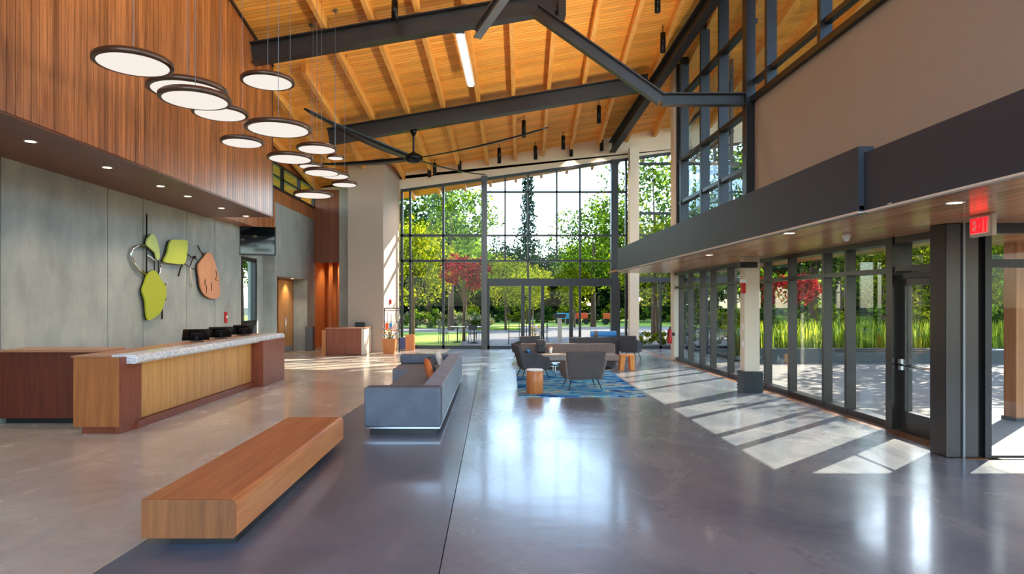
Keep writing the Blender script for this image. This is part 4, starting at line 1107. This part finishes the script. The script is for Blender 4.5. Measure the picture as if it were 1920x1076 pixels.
rt = random.Random(21)
GF = 'trees behind the far lawn'
fars = [(-20, 52, 'green', 1.35), (-14.5, 50, 'light', 1.25), (-9.5, 51, 'green', 1.45), (-5.5, 54, 'dark', 1.2), (-2.5, 57, 'light', 1.1), (1.5, 66, 'dark', .95), (5.0, 70, 'dark', .95), (8.5, 68, 'green', 1.0),
        (12.5, 66, 'dark', 1.0), (17, 62, 'dark', 1.05), (20.5, 58, 'green', 1.25), (25, 56, 'dark', 1.1), (30, 55, 'green', 1.3), (36, 54, 'dark', 1.2), (43, 55, 'green', 1.3), (50, 54, 'dark', 1.2), (58, 52, 'green', 1.4),
        (-7.5, 62, 'dark', 1.5), (-13, 60, 'dark', 1.5), (10.0, 78, 'dark', 1.2), (2.5, 82, 'dark', 1.25), (15, 80, 'dark', 1.2), (22, 70, 'dark', 1.3), (28, 68, 'dark', 1.3), (35, 66, 'dark', 1.4), (44, 66, 'dark', 1.4), (54, 64, 'dark', 1.5), (-20, 62, 'dark', 1.6), (66, 60, 'dark', 1.5), (74, 58, 'green', 1.4)]
kl = {'green': 'mid-green broad tree', 'light': 'pale green airy tree', 'dark': 'dark green tall tree'}
fars = sorted([f for f in fars if 700 < 925 + f[0] / f[1] * F < 2000], key=lambda f: f[0] / f[1])
ORD = ['leftmost', 'second', 'third', 'fourth', 'fifth', 'sixth', 'seventh', 'eighth', 'ninth', 'tenth', 'eleventh', 'twelfth', 'thirteenth', 'fourteenth', 'fifteenth', 'sixteenth', 'seventeenth', 'eighteenth', 'nineteenth', 'twentieth', 'twenty-first', 'twenty-second', 'twenty-third', 'twenty-fourth', 'twenty-fifth', 'twenty-sixth', 'twenty-seventh', 'twenty-eighth', 'twenty-ninth', 'thirtieth']
def nth(i, n): return 'leftmost' if i == 0 else 'rightmost' if i == n - 1 else ORD[i] + ' from the left'
cnt = {}
for (x, y, k, s_) in fars:
    i = cnt.get(k, 0); cnt[k] = i + 1
    tree(k, x, y, s_, '%s of the distant wood edge, %s of its kind' % (kl[k], nth(i, sum(1 for f in fars if f[2] == k))), GF, rt.uniform(0, 6))
tree('green', -15.2, 38.5, 1.2, 'green tree glimpsed through the narrow glazed slot behind the desk', rz=2); tree('light', -19.5, 47, 1.4, 'pale tree behind the one glimpsed through the glazed slot', rz=2)
tree('conifer', 3.1, 57, 1.25, 'slender dark conifer rising into the sky above the entry doors', rz=1)
near = [('yellow', -4.2, 33.5, 1.15, 'sunlit yellow-green tree at the left panes of the far window'), ('red', -1.45, 31.5, 1.15, 'small red-leaved maple seen through the far window, left of the dark column'),
        ('green', -7.8, 42, 1.35, 'tall green tree filling the upper left panes of the far window'), ('light', -2.9, 44, 1.4, 'tall airy tree behind the red maple'),
        ('yellow', .9, 47, 1.0, 'yellow-green young tree behind the left entry door'), ('yellow', 6.2, 49, .9, 'yellow-green young tree behind the right entry door'), ('yellow', 3.2, 52, .9, 'yellow-green young tree behind the middle entry door'),
        ('yellow', 8.3, 33, 1.15, 'round yellow-green tree seen between the beige column and the right corner post'), ('light', 9.6, 38, 1.45, 'tall pale green tree above the canopy end, right of the beige column'), ('green', 13.5, 36, 1.35, 'green tree seen through the clerestory'),
        ('light', 7.8, 50, 1.35, 'pale tree above the right entry door')]
for k, x, y, s_, lab in near: tree(k, x, y, s_, lab, rz=x)
rts = [('green', 15.5, 31, 1.2), ('light', 20, 33, 1.1), ('yellow', 18, 28.5, 1.1), ('light', 24.5, 32, 1.25), ('yellow', 23.5, 28, 1.0), ('light', 29, 31, 1.2), ('yellow', 34, 31, 1.2), ('yellow', 30, 25, 1.1), ('green', 38, 27, 1.2), ('light', 26, 36, 1.2), ('green', 31, 37, 1.3), ('green', 20.5, 38, 1.3)]
rts.sort(key=lambda q: q[1] / q[2])
cnt = {}
for (k, x, y, s_) in rts:
    i = cnt.get(k, 0); cnt[k] = i + 1
    tree(k, x, y, s_, '%s tree beyond the terrace through the right glass, %s' % ({'green': 'green', 'light': 'pale green', 'yellow': 'yellow-green'}[k], nth(i, sum(1 for f in rts if f[0] == k))), 'terrace trees', x)
tree('green', 19.0, 22.8, 1.1, 'nearest green tree, standing in the terrace bed beyond the right glass', rz=1); tree('light', 25.5, 23.4, 1.1, 'pale green tree in the terrace bed, right of the nearest one', rz=3)
tree('red', 10.0, 21.6, .8, 'small red-leaved shrub tree outside the right glass wall', rz=2)

def shrub(X, Y, s_, mat, label, group, kind='sh'):
    key = ('shrub', mat)
    if key not in protos:
        protos[key] = leafcloud('shrub_' + mat, mat, (.7, .7, .5), 1600, .12, len(protos), 16)[0]
    o = bpy.data.objects.new('shrub', protos[key]); C.objects.link(o); o.location = (X, Y, .42 * s_); o.scale = (s_,) * 3; o.rotation_euler = (0, 0, X * 3)
    tag(o, label, 'shrub', group)
def row(n, px, py, sc_, mats, words, where, grp, jit=.3):
    tot = [sum(1 for i in range(n) if i % 2 == q) for q in (0, 1)]
    if mats[0] == mats[1]: tot = [n, n]
    c_ = [0, 0]
    for i in range(n):
        q = i % 2 if mats[0] != mats[1] else 0
        shrub(px(i), py + rt.uniform(-jit, jit), sc_, mats[q], '%s shrub %s, %s' % (words[q], where, nth(c_[q], tot[q])), grp); c_[q] += 1
row(11, lambda i: -8.2 + i * .75, 47.8, 1.5, ('flower_w', 'leaf_l'), ('white-flowering', 'pale leafy'), 'in the hedge bed behind the left lawn', 'left hedge bed shrubs')
row(16, lambda i: -2 + i * 2.2, 60.5, 1.8, ('leaf_y', 'leaf_a'), ('yellow-green', 'green'), 'along the back of the far lawn', 'far lawn shrubs', 1)
row(24, lambda i: -14 + i * 3.9, 77, 6.8, ('leaf_d', 'leaf_d'), ('big dark', 'big dark'), 'of the distant undergrowth', 'distant undergrowth', 1)
row(20, lambda i: -12 + i * 5.0, 86, 9.5, ('leaf_d', 'leaf_d'), ('tall dark', ''), 'of the farthest thicket', 'farthest thicket', 1)
row(13, lambda i: 13 + i * 3.3, 41, 4.4, ('leaf_a', 'leaf_l'), ('large green', 'large pale green'), 'beyond the path on the right', 'large shrubs beyond the path', 1)
row(7, lambda i: 6.3 + i * .62, 28.9, .62, ('leaf_y', 'leaf_y'), ('low yellow-green', ''), 'in the bed right of the beige column', 'low bed shrubs', .1)
row(14, lambda i: 9.5 + i * 1.9, 25.0, 2.0, ('leaf_y', 'leaf_l'), ('yellow-green', 'pale'), 'behind the tall grass of the terrace bed', 'terrace bed shrubs')
# tall ornamental grass strip behind the terrace wall
r = random.Random(5); b = MB(); vs = []; fs = []
for i in range(12000):
    x = r.uniform(8.6, 36); y = r.uniform(20.9, 23.4); h_ = r.uniform(.6, 1.35); a = r.uniform(0, 6.28); lean = r.uniform(.05, .35)
    q = Vector((math.cos(a), math.sin(a), 0)); pq = Vector((-q.y, q.x, 0)) * .022; p = Vector((x, y, 0))
    k = len(vs); vs += [p - pq, p + pq, p + q * lean * .5 + Vector((0, 0, h_ * .7)) + pq * .7, p + q * lean * .5 + Vector((0, 0, h_ * .7)) - pq * .7, p + q * lean + Vector((0, 0, h_))]
    fs += [(k, k + 1, k + 2, k + 3), (k + 3, k + 2, k + 4)]
me = bpy.data.meshes.new('ornamental_grass'); me.from_pydata([tuple(v) for v in vs], [], fs); me.materials.append(M['blade']); me.update()
o = bpy.data.objects.new('ornamental_grass', me); C.objects.link(o); tag(o, 'tall feathery green grass filling the bed behind the dark terrace wall', 'grass', kind='stuff')
b = MB(); b.box((8.2, 20.3, -.1), (38, 20.55, .42)); tag(b.build('planter_wall', 'darkwall'), 'long low dark wall edging the terrace bed', 'wall')
ground('garden_bed', 8.0, 38, 20.56, 25.6, 0.0, 'soil', .15)
ground('path', 9, 60, 27.0, 30, .0, 'path', .1)

# veranda posts and roof outside the right glazing
for i, (x, y, lab) in enumerate(((8.6, 10.5, 'brown timber post outside the corner pane at the right edge'),)):
    t = thing('timber_post', lab, 'post', (x, y, 0))
    MB().box((x - .13, y - .13, 0), (x + .13, y + .13, 2.9)).build('shaft', 'post_wood', t, .01)
    MB().box((x - .15, y - .15, -.03), (x + .15, y + .15, .02)).build('base_plate', 'steel', t)
# handrail outside
t = thing('terrace_handrail', 'thin metal handrail on the terrace outside the glazed door', 'railing', (9.5, 12.3, 0))
b = MB(); b.tube([(6.9, 12.9, .92), (14, 12.9, .92)], .025)
for x in (7.1, 9.3, 11.5, 13.7): b.tube([(x, 12.9, -.03), (x, 12.9, .92)], .02)
b.build('rail', 'steel_lt', t)
# cafe tables and chairs beyond the far window
ctb = thing('cafe_table', 'round cafe table outside the far window, leftmost of three', 'table', (0, 0, 0), 'cafe tables outside the far window')
MB().lathe((0, 0, .72), [(.001, 0), (.35, 0), (.36, .015), (.35, .03), (.001, .03)], 24).build('tabletop', 'white', ctb)
b = MB(); b.cyl((0, 0, 0), (0, 0, .72), .03, 10); b.lathe((0, 0, -.03), [(.24, 0), (.24, .03), (.04, .06)], 20); b.build('pedestal', 'blackmetal', ctb)
ctb.location = (-1.7, 30.3, 0)
for x, y, lab in ((-.9, 30.0, 'round cafe table outside the far window, just left of the dark column'), (1.9, 31.0, 'round cafe table outside the middle entry door')): dup(ctb, (x, y, 0), 0, lab)
cch = thing('cafe_chair', 'dark metal cafe chair at the left edge of the cafe tables', 'chair', (0, 0, 0), 'cafe chairs outside the far window')
MB().box((-.2, -.2, .43), (.2, .2, .46)).build('seat', 'black', cch, .01)
b = MB(); b.box((-.2, .18, .62), (.2, .2, .85)); b.bar((-.18, .19, .45), (-.18, .19, .85), .025); b.bar((.18, .19, .45), (.18, .19, .85), .025); b.build('backrest', 'black', cch)
for sx in (-1, 1):
    for sy in (-1, 1): MB().cyl((sx * .17, sy * .17, .43), (sx * .2, sy * .2, -.03), .012, 6).build('leg', 'blackmetal', cch)
cch.location = (-2.35, 30.2, 0); cch.rotation_euler = (0, 0, 1.4)
for x, y, rz, lab in ((-1.35, 31.0, -.6, 'dark metal cafe chair between the two left cafe tables'), (-.95, 29.4, 3.2, 'dark metal cafe chair in front of the table by the dark column'), (-.6, 30.7, -.4, 'dark metal cafe chair behind the table by the dark column'), (1.45, 31.2, 1.5, 'dark metal cafe chair left of the middle door table'), (2.4, 30.8, -1.5, 'dark metal cafe chair right of the middle door table')):
    dup(cch, (x, y, 0), rz, lab)
# bike rack / barrier
t = thing('metal_barrier', 'thin metal barrier frame on the paving outside the left entry door', 'barrier', (1.0, 29, 0))
b = MB(); b.tube([(.7, 29, -.03), (.7, 29, 1.0), (1.5, 29, 1.0), (1.5, 29, -.03)], .02)
for z in (.3, .55, .8): b.tube([(.7, 29, z), (1.5, 29, z)], .012)
b.build('frame', 'blackmetal', t)
t = thing('flower_pot', 'red pot of yellow flowers outside beside the left entry door', 'planter', (2.0, 28.5, 0))
MB().lathe((1.85, 28.5, -.03), [(.1, 0), (.17, .3), (.18, .34), (.14, .34)], 18).build('pot', 'red', t)
b = MB(); rr_ = random.Random(2)
for k in range(40):
    P = Vector((1.85 + rr_.uniform(-.2, .2), 28.5 + rr_.uniform(-.2, .2), .35 + rr_.uniform(0, .55)))
    b.lathe(P, [(.001, -.03), (.04, 0), (.001, .03)], 6)
b.build('flowers', 'yellow', t)
b = MB(); b.tube([(1.85, 28.5, .25), (1.85, 28.5, .75)], .02); b.build('stems', 'stem', t)
# playground-like bright carts on the far lawn
def cart(x, y, mat, label):
    t = thing('garden_cart', label, 'cart', (x, y, 0), 'bright carts on the far lawn')
    MB().box((x - .5, y - .3, .45), (x + .5, y + .3, .95)).build('tray', mat, t, .05)
    for sx in (-1, 1): MB().cyl((x + sx * .35, y - .34, .25), (x + sx * .35, y + .34, .25), .25, 16).build('wheel', 'black', t)
    b = MB(); b.tube([(x + .5, y, .8), (x + .95, y, 1.1)], .03); b.build('handle', 'white', t)
cart(9.8, 54, 'orange', 'orange cart on the far lawn behind the right entry door')
cart(7.6, 55, 'petal_r', 'red-orange cart on the far lawn, left of the orange one')
cart(5.9, 54.5, 'petal_b', 'blue cart on the far lawn behind the middle entry door')
t = thing('park_sign', 'dark sign on a pale post outside between the entry doors', 'sign', (3.3, 32, 0))
MB().box((3.22, 31.95, -.03), (3.42, 32.1, 1.1)).build('post', 'taupe2', t); MB().box((3.0, 31.93, 1.1), (3.64, 32.0, 1.3)).build('board', 'steel', t)
